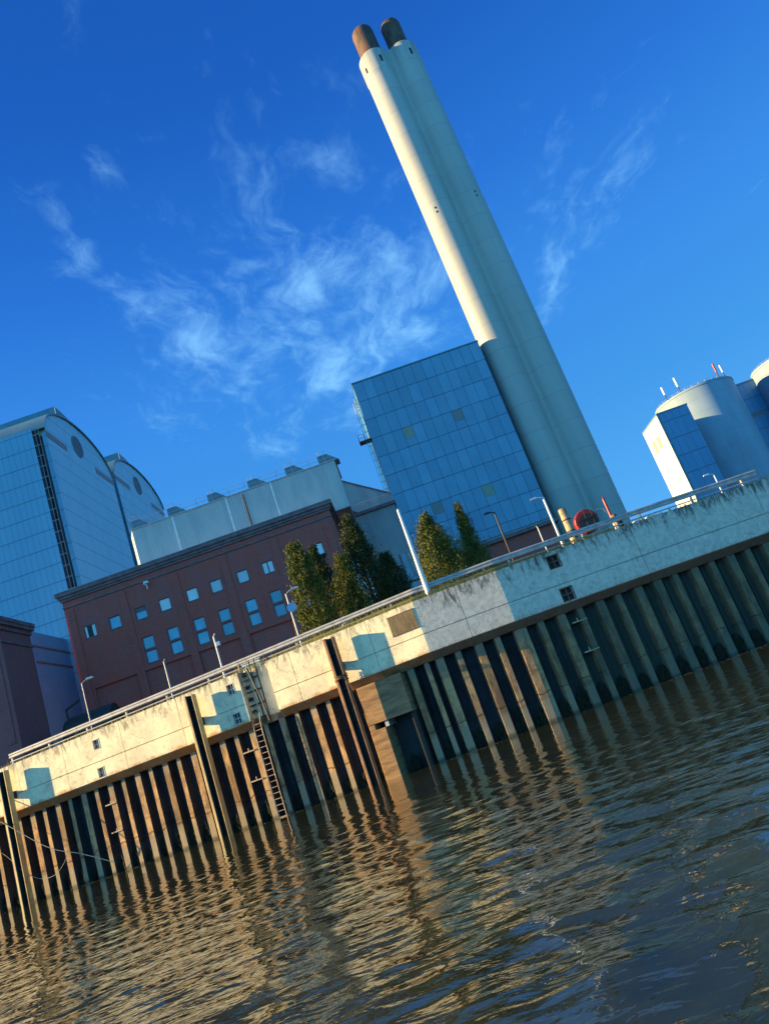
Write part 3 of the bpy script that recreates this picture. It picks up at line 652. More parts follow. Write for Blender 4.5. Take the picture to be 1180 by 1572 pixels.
def river():
    q = new('river_water', 0.01, 0.5); p = q.p; p.inputs['IOR'].default_value = 1.5
    x, y, z = q.n('ShaderNodeSeparateXYZ', {0: q.obj}).outputs
    n = q.noise(q.obj, 0.25, 4); setc(q, q.mix(q.smooth(n, 0.35, 0.65), (0.024, 0.027, 0.012), (0.017, 0.022, 0.014)))
    v1 = q.scale(q.obj, (0.55, 1.0, 1), rot=(0, 0, R(8))); v2 = q.scale(q.obj, (0.7, 1.0, 1), rot=(0, 0, R(-25)))
    h1 = q.noise(v1, 2.8, 3, 0.5, 0.4); h2 = q.noise(v2, 8.5, 3, 0.5, 0.2)
    calm = q.math('MULTIPLY_ADD', q.smooth(y, 36, 22), 0.85, 0.15)
    h = q.math('MULTIPLY', q.math('MULTIPLY_ADD', h1, 0.020, q.math('MULTIPLY', h2, 0.0032)), calm)
    bn = q.n('ShaderNodeBump', {'Height': h, 'Strength': 1.0, 'Distance': 1.0}); q.nt.links.new(bn.outputs[0], p.inputs['Normal'])
    # grid, finer near the landing stage
    ys = [2.5]
    while ys[-1] < 43: ys.append(ys[-1] + 0.035 + 0.0022 * (ys[-1] - 2.5))
    ys = np.array(ys); xs = np.arange(-31, 27, 0.085)
    X, Y = np.meshgrid(xs, ys)
    H = np.zeros_like(X); r = np.random.default_rng(5)
    for k in range(70):
        lam = math.exp(r.uniform(math.log(0.32), math.log(2.4))); th = math.radians(90 + r.normal(0, 52)); kk = 2 * math.pi / lam
        slope = 0.0125 * (1.15 - 0.35 * math.log(lam + 0.6)); ph = r.uniform(0, 6.28)
        wx = X + 0.25 * np.sin(Y * r.uniform(0.2, 0.7) + r.uniform(0, 6)) ; wy = Y + 0.3 * np.sin(X * r.uniform(0.15, 0.5) + r.uniform(0, 6))
        env = 0.6 + 0.4 * np.sin(X * r.uniform(0.1, 0.5) + Y * r.uniform(0.1, 0.5) + r.uniform(0, 6))
        H += slope / kk * env * np.sin(kk * (wx * math.cos(th) + wy * math.sin(th)) + ph)
    H *= np.clip(0.22 + 0.78 * (36 - Y) / 16, 0.22, 1.0)
    fade = np.clip(np.minimum(X - xs[0], xs[-1] - X) / 2, 0, 1) * np.clip((43 - Y) / 1.0, 0, 1) * np.clip((Y - 2.5) / 0.5, 0, 1); H *= fade
    ny, nx = X.shape
    verts = np.stack([X, Y, H], -1).reshape(-1, 3)
    i = np.arange(ny * nx).reshape(ny, nx); fq = np.stack([i[:-1, :-1], i[:-1, 1:], i[1:, 1:], i[1:, :-1]], -1).reshape(-1, 4)
    o = len(verts); xa, xb, ya, yb = xs[0], xs[-1], ys[0], ys[-1]
    ext = np.array([(-400, -300, 0), (400, -300, 0), (400, 70, 0), (-400, 70, 0)], float)
    me = bpy.data.meshes.new('river')
    verts = np.concatenate([verts, ext]); c00, c10, c11, c01 = 0, nx - 1, ny * nx - 1, (ny - 1) * nx
    fe = np.array([(o, o + 1, c10, c00), (o + 1, o + 2, c11, c10), (o + 2, o + 3, c01, c11), (o + 3, o, c00, c01)])
    fq = np.concatenate([fq, fe])
    me.vertices.add(len(verts)); me.vertices.foreach_set('co', verts.ravel().astype(np.float32))
    me.loops.add(fq.size); me.loops.foreach_set('vertex_index', fq.ravel().astype(np.int32))
    me.polygons.add(len(fq)); me.polygons.foreach_set('loop_start', np.arange(0, fq.size, 4, dtype=np.int32)); me.polygons.foreach_set('loop_total', np.full(len(fq), 4, np.int32))
    me.polygons.foreach_set('use_smooth', np.ones(len(fq), bool)); me.materials.append(q.m); me.update(calc_edges=True); me.validate()
    ob = bpy.data.objects.new('river', me); COL.objects.link(ob); tag(ob, 'murky brown green rippled river water', kind='structure')
river()

# ------------------------------------------------------------------ buildings
TH = R(1.8)
class Site:
    """a building line: origin on a bearing at a distance, slightly turned"""
    def __init__(s, az_, Y, th=TH): s.x, s.Y, s.th = az_ * Y, Y, th; s.c, s.s = math.cos(th), math.sin(th)
    def u(s, az_): return (az_ * s.Y - s.x) / (s.c - az_ * s.s)
    def z(s, az_, el): return EYE + el * (s.Y + s.u(az_) * s.s) - 8.0     # height above the yard
    def root(s, name, label, cat, group=None): return thing(name, label, cat, (s.x, s.Y, 8.0), s.th, group)

# brick boiler house
st = Site(-0.454, 80); br = st.root('brick_boiler_house', 'large dark red brick boiler house with two rows of small square windows', 'building')
WB = st.u(-0.0695); HB = st.z(-0.2, 0.320); HC = st.z(-0.2, 0.311)
azA = [-0.425, -0.390, -0.353, -0.319, -0.280, -0.246, -0.208, -0.172, -0.137]; azB = [-0.353, -0.318, -0.281, -0.246, -0.208, -0.173, -0.136, -0.101]
wins = []
for i, a in enumerate(azA + [-0.101]): wins.append((a, 0.260, 'A', i))
for i, a in enumerate(azB): wins += [(a, 0.2185, 'B', i), (a, 0.1995, 'B', i)]
holes = []; info = []
for (a, el, row, i) in wins:
    u = st.u(a); z = st.z(a, el); holes.append((u - 0.62, u + 0.62, z - 0.66, z + 0.66, 0.30)); info.append((row, i))
xa, xb = (st.u(-0.437), st.u(-0.378)), None
recs = [(-0.437, -0.378), (-0.367, -0.301), (-0.294, -0.235), (-0.221, -0.161), (-0.150, -0.088)]
zr = st.z(-0.3, 0.1835)
mb = MB(); grid_wall(mb, 0, WB, zr + 0.6, HC, holes, 0.3)
rec = [(st.u(a), st.u(c), 0.4, zr, 0.28) for a, c in recs]
grid_wall(mb, 0, WB, 0, zr + 0.6, rec, 0.28)
D = 13.0
mb.add([(0, 0, 0), (0, D, 0), (0, D, HC), (0, 0, HC), (WB, 0, 0), (WB, D, 0), (WB, D, HC), (WB, 0, HC)], [(0, 3, 2, 1), (4, 5, 6, 7), (1, 2, 6, 5)])
# shallow pilaster strips
for a in (-0.446, -0.372, -0.2975, -0.228, -0.1545, -0.079):
    u = st.u(a); 
    if u < WB - 0.5: mb.box(u - 0.42, u + 0.42, -0.09, 0.0 - 0.001, 0, st.z(a, 0.297))
mb.build('wall', BRICK, br)
mb = MB(); zc = st.z(-0.3, 0.2995)
mb.box(-0.05, WB + 0.05, -0.14, D, zc, zc + 0.16); mb.box(-0.12, WB + 0.12, -0.2, D, HC - 0.25, HC); mb.box(-0.28, WB + 0.28, -0.36, D, HC, HC + 0.3); mb.box(-0.45, WB + 0.45, -0.55, D + 0.2, HC + 0.3, HB)
mb.build('cornice', STONE, br)
mb = MB(); mb.box(-0.5, WB + 0.5, -0.6, D, HB, HB + 0.07); mb.build('roof', GREYC, br)
for h, (row, i) in zip(holes, info):
    a, c, e, g_, d = h
    mt = PANE_B
    if row == 'A': mt = {0: PANE_D, 1: PANE_B, 2: PANE_B}.get(i, PANE_W)
    f_ = MB()
    for (x0, x1, z0, z1) in ((a, a + 0.07, e, g_), (c - 0.07, c, e, g_), (a + 0.07, c - 0.07, e, e + 0.07), (a + 0.07, c - 0.07, g_ - 0.07, g_)): f_.box(x0 + .003, x1 - .003, 0.12, 0.2, z0 + .003, z1 - .003)
    if row == 'A' and i in (7, 8): f_.box((a + c) / 2 - 0.06, (a + c) / 2 + 0.06, 0.11, 0.2, e + .07, g_ - .07)
    if row == 'A' and i == 2: f_.box(a + 0.07, c - 0.07, 0.11, 0.155, g_ - 0.5, g_ - 0.1)
    w = f_.build('window', FRAMEM, br)
    pn = MB(); pn.add([(a + .02, 0.17, e + .02), (c - .02, 0.17, e + .02), (c - .02, 0.17, g_ - .02), (a + .02, 0.17, g_ - .02)], [(0, 1, 2, 3)]); pn.build('pane', mt, w)
    if row == 'A' and i == 0:
        pn = MB(); pn.box(a + .06, a + .28, 0.1, 0.16, e + .06, g_ - .06); pn.box(c - .38, c - .06, 0.1, 0.16, e + .06, g_ - .06); pn.build('shutter', PANE_W, w)
    sl = MB(); sl.box(a - 0.05, c + 0.05, -0.05, 0.1, e - 0.07, e - 0.003); sl.build('sill', STONE, w)
lf = MB()
ul, zl = st.u(-0.336), st.z(-0.336, 0.288)
lf.tube([(ul, -0.1, zl), (ul + 0.1, -0.35, zl + 0.35), (ul - 0.15, -0.5, zl + 0.55)], 0.08, 6); lf.box(ul - 0.1, ul + 0.4, -0.7, -0.4, zl + 0.5, zl + 0.75); lf.build('wall_lamp', WHITEP, br)

# ribbed metal storey standing on the boiler house
sp_ = Site(-0.343, 85); pt = sp_.root('roof_storey', 'pale grey ribbed sheet metal storey standing on the brick boiler house roof', 'roof storey')
WP = sp_.u(-0.041); HP = sp_.z(-0.2, 0.3735)
z0 = HB + 0.08
mb = MB(); mb.box(0.5, WP, 0, 7, z0, HP); mb.add([(0, 0.8, z0), (0.5, 0, z0), (0.5, 0, HP), (0, 0.8, HP - 0.6)], [(0, 1, 2, 3)])
mb.build('wall', RIB, pt)
mb = MB(); mb.box(0.3, WP + 0.15, -0.12, 7.2, HP, HP + 0.1); mb.build('roof', GALV, pt)
for a in (-0.278, -0.2, -0.135): 
    mb = MB(); u = sp_.u(a); mb.box(u - 0.1, u + 0.1, -0.04, -0.002, z0, HP - 0.01); mb.build('cover_strip', WHITEP, pt)
mb = MB(); u = sp_.u(-0.176); mb.tube([(u, -0.15, z0), (u, -0.15, HP - 0.3)], 0.09, 8); mb.build('downpipe', DARKST, pt)
for k, a in enumerate((-0.328, -0.273, -0.214, -0.155, -0.10, -0.052)):
    u = sp_.u(a); w = 0.9
    mb = MB(); mb.prism([(u - w, HP + 0.1), (u + w * 0.2, HP + 0.1), (u + w * 1.7, HP + 0.1), (u + w * 0.2, HP + 1.25), (u - w, HP + 1.15)], 'y', 0.3, 2.2); hd = mb.build('vent_hood', TOWER_ROOF, pt)
    mb = MB(); 
    for x in (u - 0.7, u): mb.tube([(x, 0.4, HP + 1.2), (x, 0.4, HP + 1.75)], 0.03, 5)
    mb.tube([(u - 0.7, 0.4, HP + 1.75), (u, 0.4, HP + 1.75)], 0.03, 5); mb.build('hood_frame', GALV, hd)
mb = MB(); 
us = np.arange(0.6, WP, 2.0)
for u in us: mb.tube([(u, 0.15, HP + 0.1), (u, 0.15, HP + 1.15)], 0.03, 5)
for z in (0.6, 1.15): mb.tube([(0.6, 0.15, HP + z), (WP - 0.1, 0.15, HP + z)], 0.025, 5)
mb.build('railing', GALV, pt)

# barrel-roofed power block towers
def tower(az_, Y, zoff, depth, label, cat='building'):
    st = Site(az_, Y); rt_ = st.root('power_block_tower', label, cat, 'blue clad power block towers')
    H = 51.1 + zoff; N = 28; rise = 5.4
    def arc(v): return H + rise * math.sqrt(max(0.0, 1 - ((v - depth / 2) / (depth / 2)) ** 2))
    vs = [depth * (0.5 - 0.5 * math.cos(math.pi * i / N)) for i in range(N + 1)]
    XL = -30.0
    mb = MB(); poly = [(0, 0)] + [(depth, 0)] + [(v, arc(v)) for v in vs[::-1]]
    mb.add([(0, p[0], p[1]) for p in poly], [tuple(range(len(poly)))]); mb.add([(XL, depth, 0), (0, depth, 0), (0, depth, H), (XL, depth, H)], [(3, 2, 1, 0)])
    # parapet ring standing proud of the gable
    mb.build('gable_wall', TOWER_G, rt_)
    mb = MB(); mb.add([(XL, 0, 0), (-1.95, 0, 0), (-1.95, 0, H + 0.4), (XL, 0, H + 0.4)], [(0, 1, 2, 3)]); mb.build('front_wall', TOWER_F, rt_)
    mb = MB(); mb.add([(-1.95, 0, 0), (-1.95, 2.2, 0), (-1.95, 2.2, H + 0.4), (-1.95, 0, H + 0.4)], [(0, 1, 2, 3)]); mb.add([(-1.95, 2.2, 0), (0, 2.2, 0), (0, 2.2, H), (-1.95, 2.2, H)], [(0, 1, 2, 3)]); mb.build('recess', simple('recess_blue', (0.10, 0.14, 0.19), (0.06, 0.08, 0.11), 0.6, 0.3), rt_)
    mb = MB()
    rv = vs
    n = len(rv)
    mb.add([(XL, v, arc(v) + 0.02) for v in rv] + [(0.25, v, arc(v) + 0.02) for v in rv] + [(0.25, v, arc(v) - 0.3) for v in rv], [(i, i + 1, n + i + 1, n + i)[::-1] for i in range(n - 1)] + [(n + i, n + i + 1, 2 * n + i + 1, 2 * n + i)[::-1] for i in range(n - 1)])
    mb.build('barrel_roof', TOWER_ROOF, rt_, smooth=True)
    # roof monitor
    mb = MB(); y0, y1 = depth * 0.37, depth * 0.63; zb = arc(y0) - 0.6
    prof = [(y0, zb), (y1, zb), (y1, H + rise + 2.0)] + [(y0 + (y1 - y0) * t, H + rise + 2.6 - 0.8 * (t - 0.0) ** 2.2 * 0.8) for t in (0.9, 0.7, 0.45, 0.2, 0.0)]
    mb.prism(prof, 'x', XL, -1.2); mo = mb.build('roof_monitor', TOWER_ROOF, rt_)
    mb = MB(); mb.tube([(-1.15, y0 - 0.05, zb), (-1.15, y0 - 0.05, H + rise + 2.45)], 0.07, 6); mb.build('corner_strip', TOWER_ROOF, mo)
    mb = MB(); c = depth * 0.46
    pts = [(0.05 , c + 1.75 * math.cos(a), H + 1.1 + 1.75 * math.sin(a)) for a in np.linspace(0, 2 * math.pi, 33)[:-1]]
    mb.add(pts, [tuple(range(32))]); rw = mb.build('round_window', simple('round_louvre', (0.09, 0.11, 0.14), (0.06, 0.07, 0.09), 0.5, 4), rt_)
    mb = MB(); mb.tube([(0.06, c + 1.8 * math.cos(a), H + 1.1 + 1.8 * math.sin(a)) for a in np.linspace(0, 2 * math.pi, 33)], 0.1, 6, cap=False); mb.build('rim', TOWER_ROOF, rw)
    for (y0, y1) in ((0.0, depth * 0.27), (depth * 0.70, depth)):
        mb = MB(); mb.box(0.003, 0.06, y0, y1, H - 1.5, H - 0.5); mb.build('louvre_band', LOUVRE, rt_)
    # lattice of the corner stair
    mb = MB()
    for z in np.arange(1, H, 1.7): mb.box(-1.93, -0.9, -0.02, 0.03, z, z + 0.12)
    for x in (-1.5, -1.0): mb.box(x, x + 0.09, -0.06, -0.021, 0, H)
    mb.build('stair_lattice', LATT, rt_)
    mb = MB(); mb.box(-0.85, -0.003, 0.6, 2.15, 0, H - 0.3); mb.build('stair_shaft', TOWER_F, rt_)
    return rt_
tower(-0.422, 100, 0.0, 24.5, 'nearer barrel roofed blue clad tower with a round window in its gable')
tower(-0.341, 126, 1.9, 26.5, 'farther barrel roofed blue clad tower, half hidden behind the nearer one')
sb = Site(-0.506, 90); an = sb.root('smooth_annex', 'smooth blue shaded low block at the foot of the nearer tower', 'building')
mb = MB(); mb.box(-25, 0, 0, 9.9, 0, 20.0); mb.build('wall', simple('annex_metal', (0.05, 0.19, 0.36), (0.04, 0.15, 0.30), 0.5, 0.2), an)
for z in (16.0, 18.0):
    mb = MB(); mb.box(-0.001, 0.1, 0, 9.9, z, z + 0.22); mb.build('ledge', BOXD, an)

# dark brick building at the left edge
sl_ = Site(-0.547, 66); db = sl_.root('dark_brick_block', 'dark brick block with a stepped cornice at the left edge of the yard', 'building')
mb = MB(); mb.box(-18, 0, 0, 5.6, 0, 14.6)
mb.build('wall', BRICKD, db)
mb = MB(); mb.box(-18, 0.12, -0.12, 5.7, 13.0, 13.2); mb.box(-18, 0.16, -0.16, 5.75, 14.2, 14.6); mb.box(-18, 0.42, -0.42, 5.9, 14.6, 14.95); mb.box(-18, 0.5, -0.5, 6.0, 14.95, 15.3); mb.build('cornice', STONE, db)
mb = MB(); mb.box(-1.1, -0.4, -0.1, -0.002, 4, 12.2); mb.build('pilaster', BRICKD, db)

# horizontal tank between them
tk = thing('horizontal_tank', 'dark horizontal steel tank between the two brick buildings', 'tank', (-32.4, 70, 8.0), TH)
mb = MB(); prof = [(0.0, -2.4), (0.8, -2.3), (1.35, -1.9), (1.5, -1.5), (1.5, 2.6)]
mb.lathe([(max(r, .01), z) for r, z in prof], (0, 0), 28); mb.xf(lambda x, y, z: (z + 0.6, y, x + 3.6)); mb.build('shell', DARKST, tk, smooth=True)
mb = MB()
for x in (-1.0, 1.6): mb.box(x, x + 0.25, -1.2, 1.2, 0, 2.4)
mb.build('saddle', GREYC, tk)
mb = MB(); mb.tube([(-1.2, 0, 5.1), (-1.2, 0, 5.9), (0.2, 0, 6.4)], 0.12, 8); mb.build('pipe', DARKST, tk)

# blue clad box
sx = Site(0.018, 118); gb = sx.root('blue_clad_box', 'tall flat roofed box building clad in blue metal panels beside the chimney', 'building')
WG = sx.u(0.2055); HG = sx.z(0.1, 0.470); DG = 12.0; zbot = sx.z(0.16, 0.194)
mb = MB(); mb.box(0.03, WG - 0.03, 0.05, DG, zbot, HG - 0.1); mb.build('core', BOXD, gb)
mb = MB(); nc, nr = 13, 10; cw = WG / nc; rh = 3.42
special = {(int(WG * 0), 0)}
def cell(a, el): return int(sx.u(a) / cw), int((HG - sx.z(a, el)) / rh)
sp_cells = {}
for (a, el, mt) in ((0.148, 0.381, 'L'), (0.072, 0.378, 'O'), (0.072, 0.262, 'L'), (0.145, 0.253, 'O')): sp_cells[cell(a, el)] = mt
for i in range(nc):
    for j in range(nr):
        x0, x1 = i * cw + 0.025, (i + 1) * cw - 0.025; z1 = HG - 0.25 - j * rh - 0.04; zz0 = max(z1 - rh + 0.08, zbot)
        if z1 - zz0 < 0.3: continue
        t = random.uniform(-0.012, 0.012); t2 = random.uniform(-0.012, 0.012)
        mb.add([(x0, -0.02 + t, zz0), (x1, -0.02 + t2, zz0), (x1, -0.02 - t, z1), (x0, -0.02 - t2, z1), (x0, 0.06, zz0), (x1, 0.06, zz0), (x1, 0.06, z1), (x0, 0.06, z1)], [(0, 1, 2, 3), (0, 4, 5, 1), (1, 5, 6, 2), (2, 6, 7, 3), (3, 7, 4, 0)])
mb.build('front_panels', BOXP, gb)
for (i, j), k in sp_cells.items():
    x0, x1 = i * cw + 0.04, (i + 1) * cw - 0.04; z1 = HG - 0.25 - j * rh - 0.06; m_ = MB(); m_.box(x0, x1, -0.06, -0.025, z1 - 1.9, z1); m_.build('louvre' if k == 'L' else 'vent_panel', LOUVRE if k == 'L' else OLIVE, gb)
mb = MB()
for j in range(10):
    z1 = HG - 0.25 - j * rh
    for y0 in np.arange(0.1, DG - 1, 1.8): mb.box(-0.02, 0.03, y0, y0 + 1.75, max(z1 - rh + 0.05, zbot), z1 - 0.04)
mb.build('side_panels', BOXP, gb); mb.xf(lambda x, y, z: (x + WG, y, z)).build('side_panels', BOXP, gb)
mb = MB(); mb.box(-0.1, WG + 0.1, -0.12, DG + 0.1, HG - 0.22, HG); mb.build('roof_edge', TOWER_ROOF, gb)
mb = MB(); mb.box(-0.0, WG - 0.0, 0.15, DG - 0.1, 0, zbot); mb.build('base_wall', GREYC, gb)
# caged ladder and landing on its left side
mb = MB(); za, zb2 = sx.z(0.014, 0.300), sx.z(0.014, 0.449)
for x in (-0.55, -0.15): mb.tube([(x, 0.4, za), (x, 0.4, zb2)], 0.05, 6)
mb.tube([(-0.95, 0.2, za), (-0.95, 0.2, zb2 - 0.8)], 0.04, 6); mb.tube([(-0.95, 0.8, za), (-0.95, 0.8, zb2 - 0.8)], 0.04, 6)
for z in np.arange(za, zb2, 0.42): mb.tube([(-0.55, 0.4, z), (-0.15, 0.4, z)], 0.025, 5)
for z in np.arange(za + 1, zb2 - 0.7, 1.3): mb.tube([(-0.15, 0.3, z), (-0.95, 0.2, z), (-0.95, 0.8, z), (-0.15, 0.7, z)], 0.03, 5)
mb.build('caged_ladder', GALV, gb)
mb = MB(); zl = sx.z(0.016, 0.384); mb.box(-2.1, 0.0 - .03, -0.1, 1.6, zl - 0.15, zl)
for x, y in ((-2.05, -0.05), (-2.05, 1.5), (-1.1, -0.05)): mb.tube([(x, y, zl), (x, y, zl + 1.1)], 0.04, 5)
mb.tube([(-1.1, -0.05, zl + 1.1), (-2.05, -0.05, zl + 1.1), (-2.05, 1.5, zl + 1.1)], 0.035, 5); mb.tube([(-1.1, -0.05, zl + .55), (-2.05, -0.05, zl + .55), (-2.05, 1.5, zl + .55)], 0.03, 5); mb.build('landing', RUSTY, gb)

# low brick building in front of the box
slb = Site(0.06, 100); lb = slb.root('low_brick_building', 'low dark brick building with a projecting flat roof below the blue clad box', 'building')
WL = slb.u(0.211); HL = slb.z(0.15, 0.1905)
mb = MB(); mb.box(0, WL - 0.4, 0, 12, 0, HL - 0.5); mb.build('wall', BRICK, lb)
mb = MB(); mb.box(-0.3, WL, -0.5, 12.3, HL - 0.5, HL); mb.build('roof', STONE, lb)
mb = MB(); mb.box(0, WL - 0.4, -0.03, -0.002, HL - 2.6, HL - 2.4); mb.build('string_course', STONE, lb)

# chimney: two merged concrete shafts with brown flues
CY = 122.0; c1x, c2x = 27.72, 33.50; RAD = 2.86
ch = thing('chimney', 'towering pale twin shaft chimney with two brown flues on top', 'chimney', ((c1x + c2x) / 2, CY, 8.0), R(6))
hx = (c2x - c1x) / 2
def sdf(x, y, r, k):
    a = math.hypot(x + hx, y) - r; b_ = math.hypot(x - hx, y) - r; h = max(k - abs(a - b_), 0) / k; return min(a, b_) - h * h * k * 0.25
def outline(r, k=1.4, n=240):
    out_ = []
    for i in range(n):
        a = 2 * math.pi * i / n; lo, hi = 0.0, 12.0
        # march inward from outside so the waist is found
        t = 12.0
        for _ in range(200):
            d = sdf(t * math.cos(a), t * math.sin(a), r, k)
            if d < 0.002: break
            t -= d * 0.9
        out_.append((t * math.cos(a), t * math.sin(a)))
    return out_
HS = 1.008 * 119.2 + EYE - 8.0; ZS = 0.957 * 120 + EYE - 8
mb = MB(); mb.prism(outline(RAD), 'z', 0, ZS); mb.build('shaft', SHAFT, ch, smooth=True)
mb = MB(); o0, o1, o2 = outline(RAD + 0.004), outline(RAD + 0.13), outline(RAD - 0.05); n = len(o1)
for (pa, za), (pb, zb_) in zip(((o0, ZS - 0.5), (o1, ZS + 0.3), (o1, HS - 0.35)), ((o1, ZS + 0.3), (o1, HS - 0.35), (o2, HS - 0.05))):
    mb.add([(x, y, za) for x, y in pa] + [(x, y, zb_) for x, y in pb], [(i, (i + 1) % n, n + (i + 1) % n, n + i) for i in range(n)])
mb.add([(x, y, HS - 0.05) for x, y in o2], [tuple(range(n))])
mb.v
mb.build('shaft_head', SHAFT, ch, smooth=True)
for s_ in (-1, 1):
    mb = MB(); zt = 1.046 * CY + EYE - 8; rr = 2.12 if s_ < 0 else 1.95
    mb.lathe([(rr, HS - 0.5), (rr, zt - 1.1), (rr * 0.96, zt - 0.6), (rr * 0.84, zt - 0.2), (rr * 0.62, zt)], (s_ * hx, 0), 40); mb.build('flue', CAPM, ch, smooth=True)
for (x, zc_, w, h) in ((-hx + 0.55, 0.985, 0.2, 0.75), (hx + 0.7, 0.983, 0.2, 0.7), (-hx - 2.55, 0.968, 0.14, 0.55)):
    ex = x - (-hx if x < 0 else hx); yy = -math.sqrt(max(0.0, (RAD + 0.17) ** 2 - ex * ex)); zc_ = zc_ * (CY + yy) + EYE - 8
    mb = MB(); mb.box(x - w, x + w, yy - 0.05, yy + 0.6, zc_ - h, zc_ + h); mb.build('vent_slot', DARK, ch)
for (x, zc_) in ((hx + 0.9, 0.695), (-hx - 1.2, 0.687)):
    ex = x - (-hx if x < 0 else hx); yy = -math.sqrt(RAD ** 2 - ex * ex); zc_ = zc_ * (CY + yy) + EYE - 8
    for dz_ in (-0.5, 0.4):
        mb = MB(); mb.box(x - 0.12, x + 0.12, yy - 0.08, yy + 0.3, zc_ + dz_, zc_ + dz_ + 0.35); mb.build('obstruction_light', DARKST, ch)

# plant between the boiler house and the blue box
sg = Site(-0.043, 96); pb = sg.root('grey_plant_block', 'grey concrete plant block with a roof railing between boiler house and blue box', 'building')
WQ = sg.u(0.0165); HQ = sg.z(0, 0.288)
mb = MB(); mb.box(0, WQ, 0, 9, 0, HQ - 0.4); mb.build('wall', GREYC, pb)
mb = MB(); mb.box(-0.2, WQ + 0.2, -0.35, 9.2, HQ - 0.4, HQ); mb.build('roof', STONE, pb)
mb = MB()
for u in np.arange(0, WQ, 1.1): mb.tube([(u, -0.25, HQ), (u, -0.25, HQ + 1.1)], 0.035, 5)
for z in (0.55, 1.1): mb.tube([(0, -0.25, HQ + z), (WQ, -0.25, HQ + z)], 0.03, 5)
mb.build('railing', GALV, pb)
mb = MB()
for z in (6.0, 11.0): mb.box(0, WQ, -0.05, -0.002, z, z + 0.2)
mb.build('band', STONE, pb)
scv = Site(-0.050, 102); cv = scv.root('conveyor_gallery', 'sloping grey conveyor gallery dropping from the roof storey towards the blue box', 'conveyor')
ze, zf = scv.z(-0.034, 0.345), scv.z(0.017, 0.298); WC = scv.u(0.017)
mb = MB(); mb.prism([(0, ze - 4.5), (WC, zf - 4.5), (WC, zf), (0.4, ze), (0, ze)], 'y', 0, 3.5); mb.build('gallery', GREYC, cv)
mb = MB(); mb.prism([(-0.1, ze), (WC, zf), (WC, zf + 0.18), (-0.1, ze + 0.18)], 'y', -0.2, 3.7); mb.build('roof', STONE, cv)
mb = MB(); mb.box(0.3, 0.8, 1, 1.5, 0, ze - 4.4); mb.box(WC - 1.2, WC - 0.7, 1, 1.5, 0, zf - 4.0); mb.build('trestle', DARKST, cv)
vt = thing('vertical_tank', 'upright banded blue grey steel tank behind the dark conifers', 'tank', (0.3, 84, 8.0))
mb = MB(); mb.lathe([(0.95, 0), (0.95, 8.6), (0.7, 9.2), (0.55, 10.6), (0.5, 12.0)], (0, 0), 32); mb.build('shell', TANKM, vt, smooth=True)
for z in (5.6, 7.0, 8.5):
    mb = MB(); mb.lathe([(1.02, z), (1.05, z + 0.08), (1.02, z + 0.22)], (0, 0), 32); mb.build('band', DARKST, vt, smooth=True)
mb = MB()
for k in range(7): mb.tube([(-2.0 + k * 0.7, -1.4, 4.0), (-2.0 + k * 0.7, -1.4, 5.1)], 0.03, 5)
for z in (4.5, 5.1): mb.tube([(-2.0, -1.4, z), (2.2, -1.4, z)], 0.03, 5)
mb.box(-2.0, 2.2, -1.45, -0.6, 3.85, 4.0); mb.tube([(-1.8, -1.3, 0), (-1.8, -1.3, 3.9)], 0.06, 6); mb.tube([(2.0, -1.3, 0), (2.0, -1.3, 3.9)], 0.06, 6); mb.build('walkway', GALV, vt)

# silos at the right
def silo(az_, Y, r, top, label):
    t = thing('coal_silo', label, 'silo', (az_ * Y, Y, 8.0), 0, 'round silos at the right')
    mb = MB(); mb.lathe([(r, 0), (r, top - 0.5), (r + 0.12, top - 0.5), (r + 0.12, top), (r - 0.5, top + 0.05)], (0, 0), 96); mb.build('drum', SILO, t, smooth=True)
    mb = MB(); n_ = 36
    for k in range(n_):
        a = 2 * math.pi * k / n_; mb.tube([((r - 0.3) * math.cos(a), (r - 0.3) * math.sin(a), top), ((r - 0.3) * math.cos(a), (r - 0.3) * math.sin(a), top + 0.55)], 0.03, 4)
    mb.tube([((r - 0.3) * math.cos(a), (r - 0.3) * math.sin(a), top + 0.5) for a in np.linspace(0, 2 * math.pi, 61)], 0.03, 4, cap=False); mb.build('railing', GALV, t)
    return t
SY = 190.0
s1 = silo(0.4445, SY, 9.95, 47.6, 'round concrete silo with small masts on its rim, right of the chimney')
s2 = silo(0.5865, 190.5, 10.1, 48.7, 'round silo cut off by the right edge of the picture')
for (a, el0, el1, w, lab) in ((0.411, 0.294, 0.310, 0.32, 'short white mast on the left rim of the round silo'), (0.432, 0.301, 0.317, 0.32, 'white mast second from the left on the silo rim'), (0.488, 0.303, 0.317, 0.3, 'red and white mast on the right of the silo rim'), (0.4955, 0.302, 0.312, 0.22, 'shortest white mast at the right end of the silo rim')):
    Y = SY - 8.0 if a > 0.42 else SY - 3; x = a * Y
    dx_ = x - 0.4445 * SY; Y = SY - math.sqrt(max(0.5, 9.5 ** 2 - dx_ * dx_)) if abs(dx_) < 9.4 else SY
    x = a * Y; base = 55.6; t = thing('silo_mast', lab, 'mast', (x, Y, base), 0, 'masts on the silo rim'); tall = el1 * Y + EYE - base
    tall = max(1.8, tall)
    mb = MB(); mb.tube([(0, 0, 0), (0, 0, tall * 0.5)], 0.12, 8); mb.build('stem', DARKST, t)
    mb = MB(); mb.tube([(0, 0, tall * 0.4), (0, 0, tall)], w * 0.8, 10); mb.build('head', WHITEP if 'red' not in lab else RED, t)
sh_ = Site(0.389, 170); hs = sh_.root('silo_stair_house', 'tall panelled stair house with a sunlit white side in front of the round silo', 'building')
WH = sh_.u(0.432); HH = sh_.z(0.41, 0.2755); 
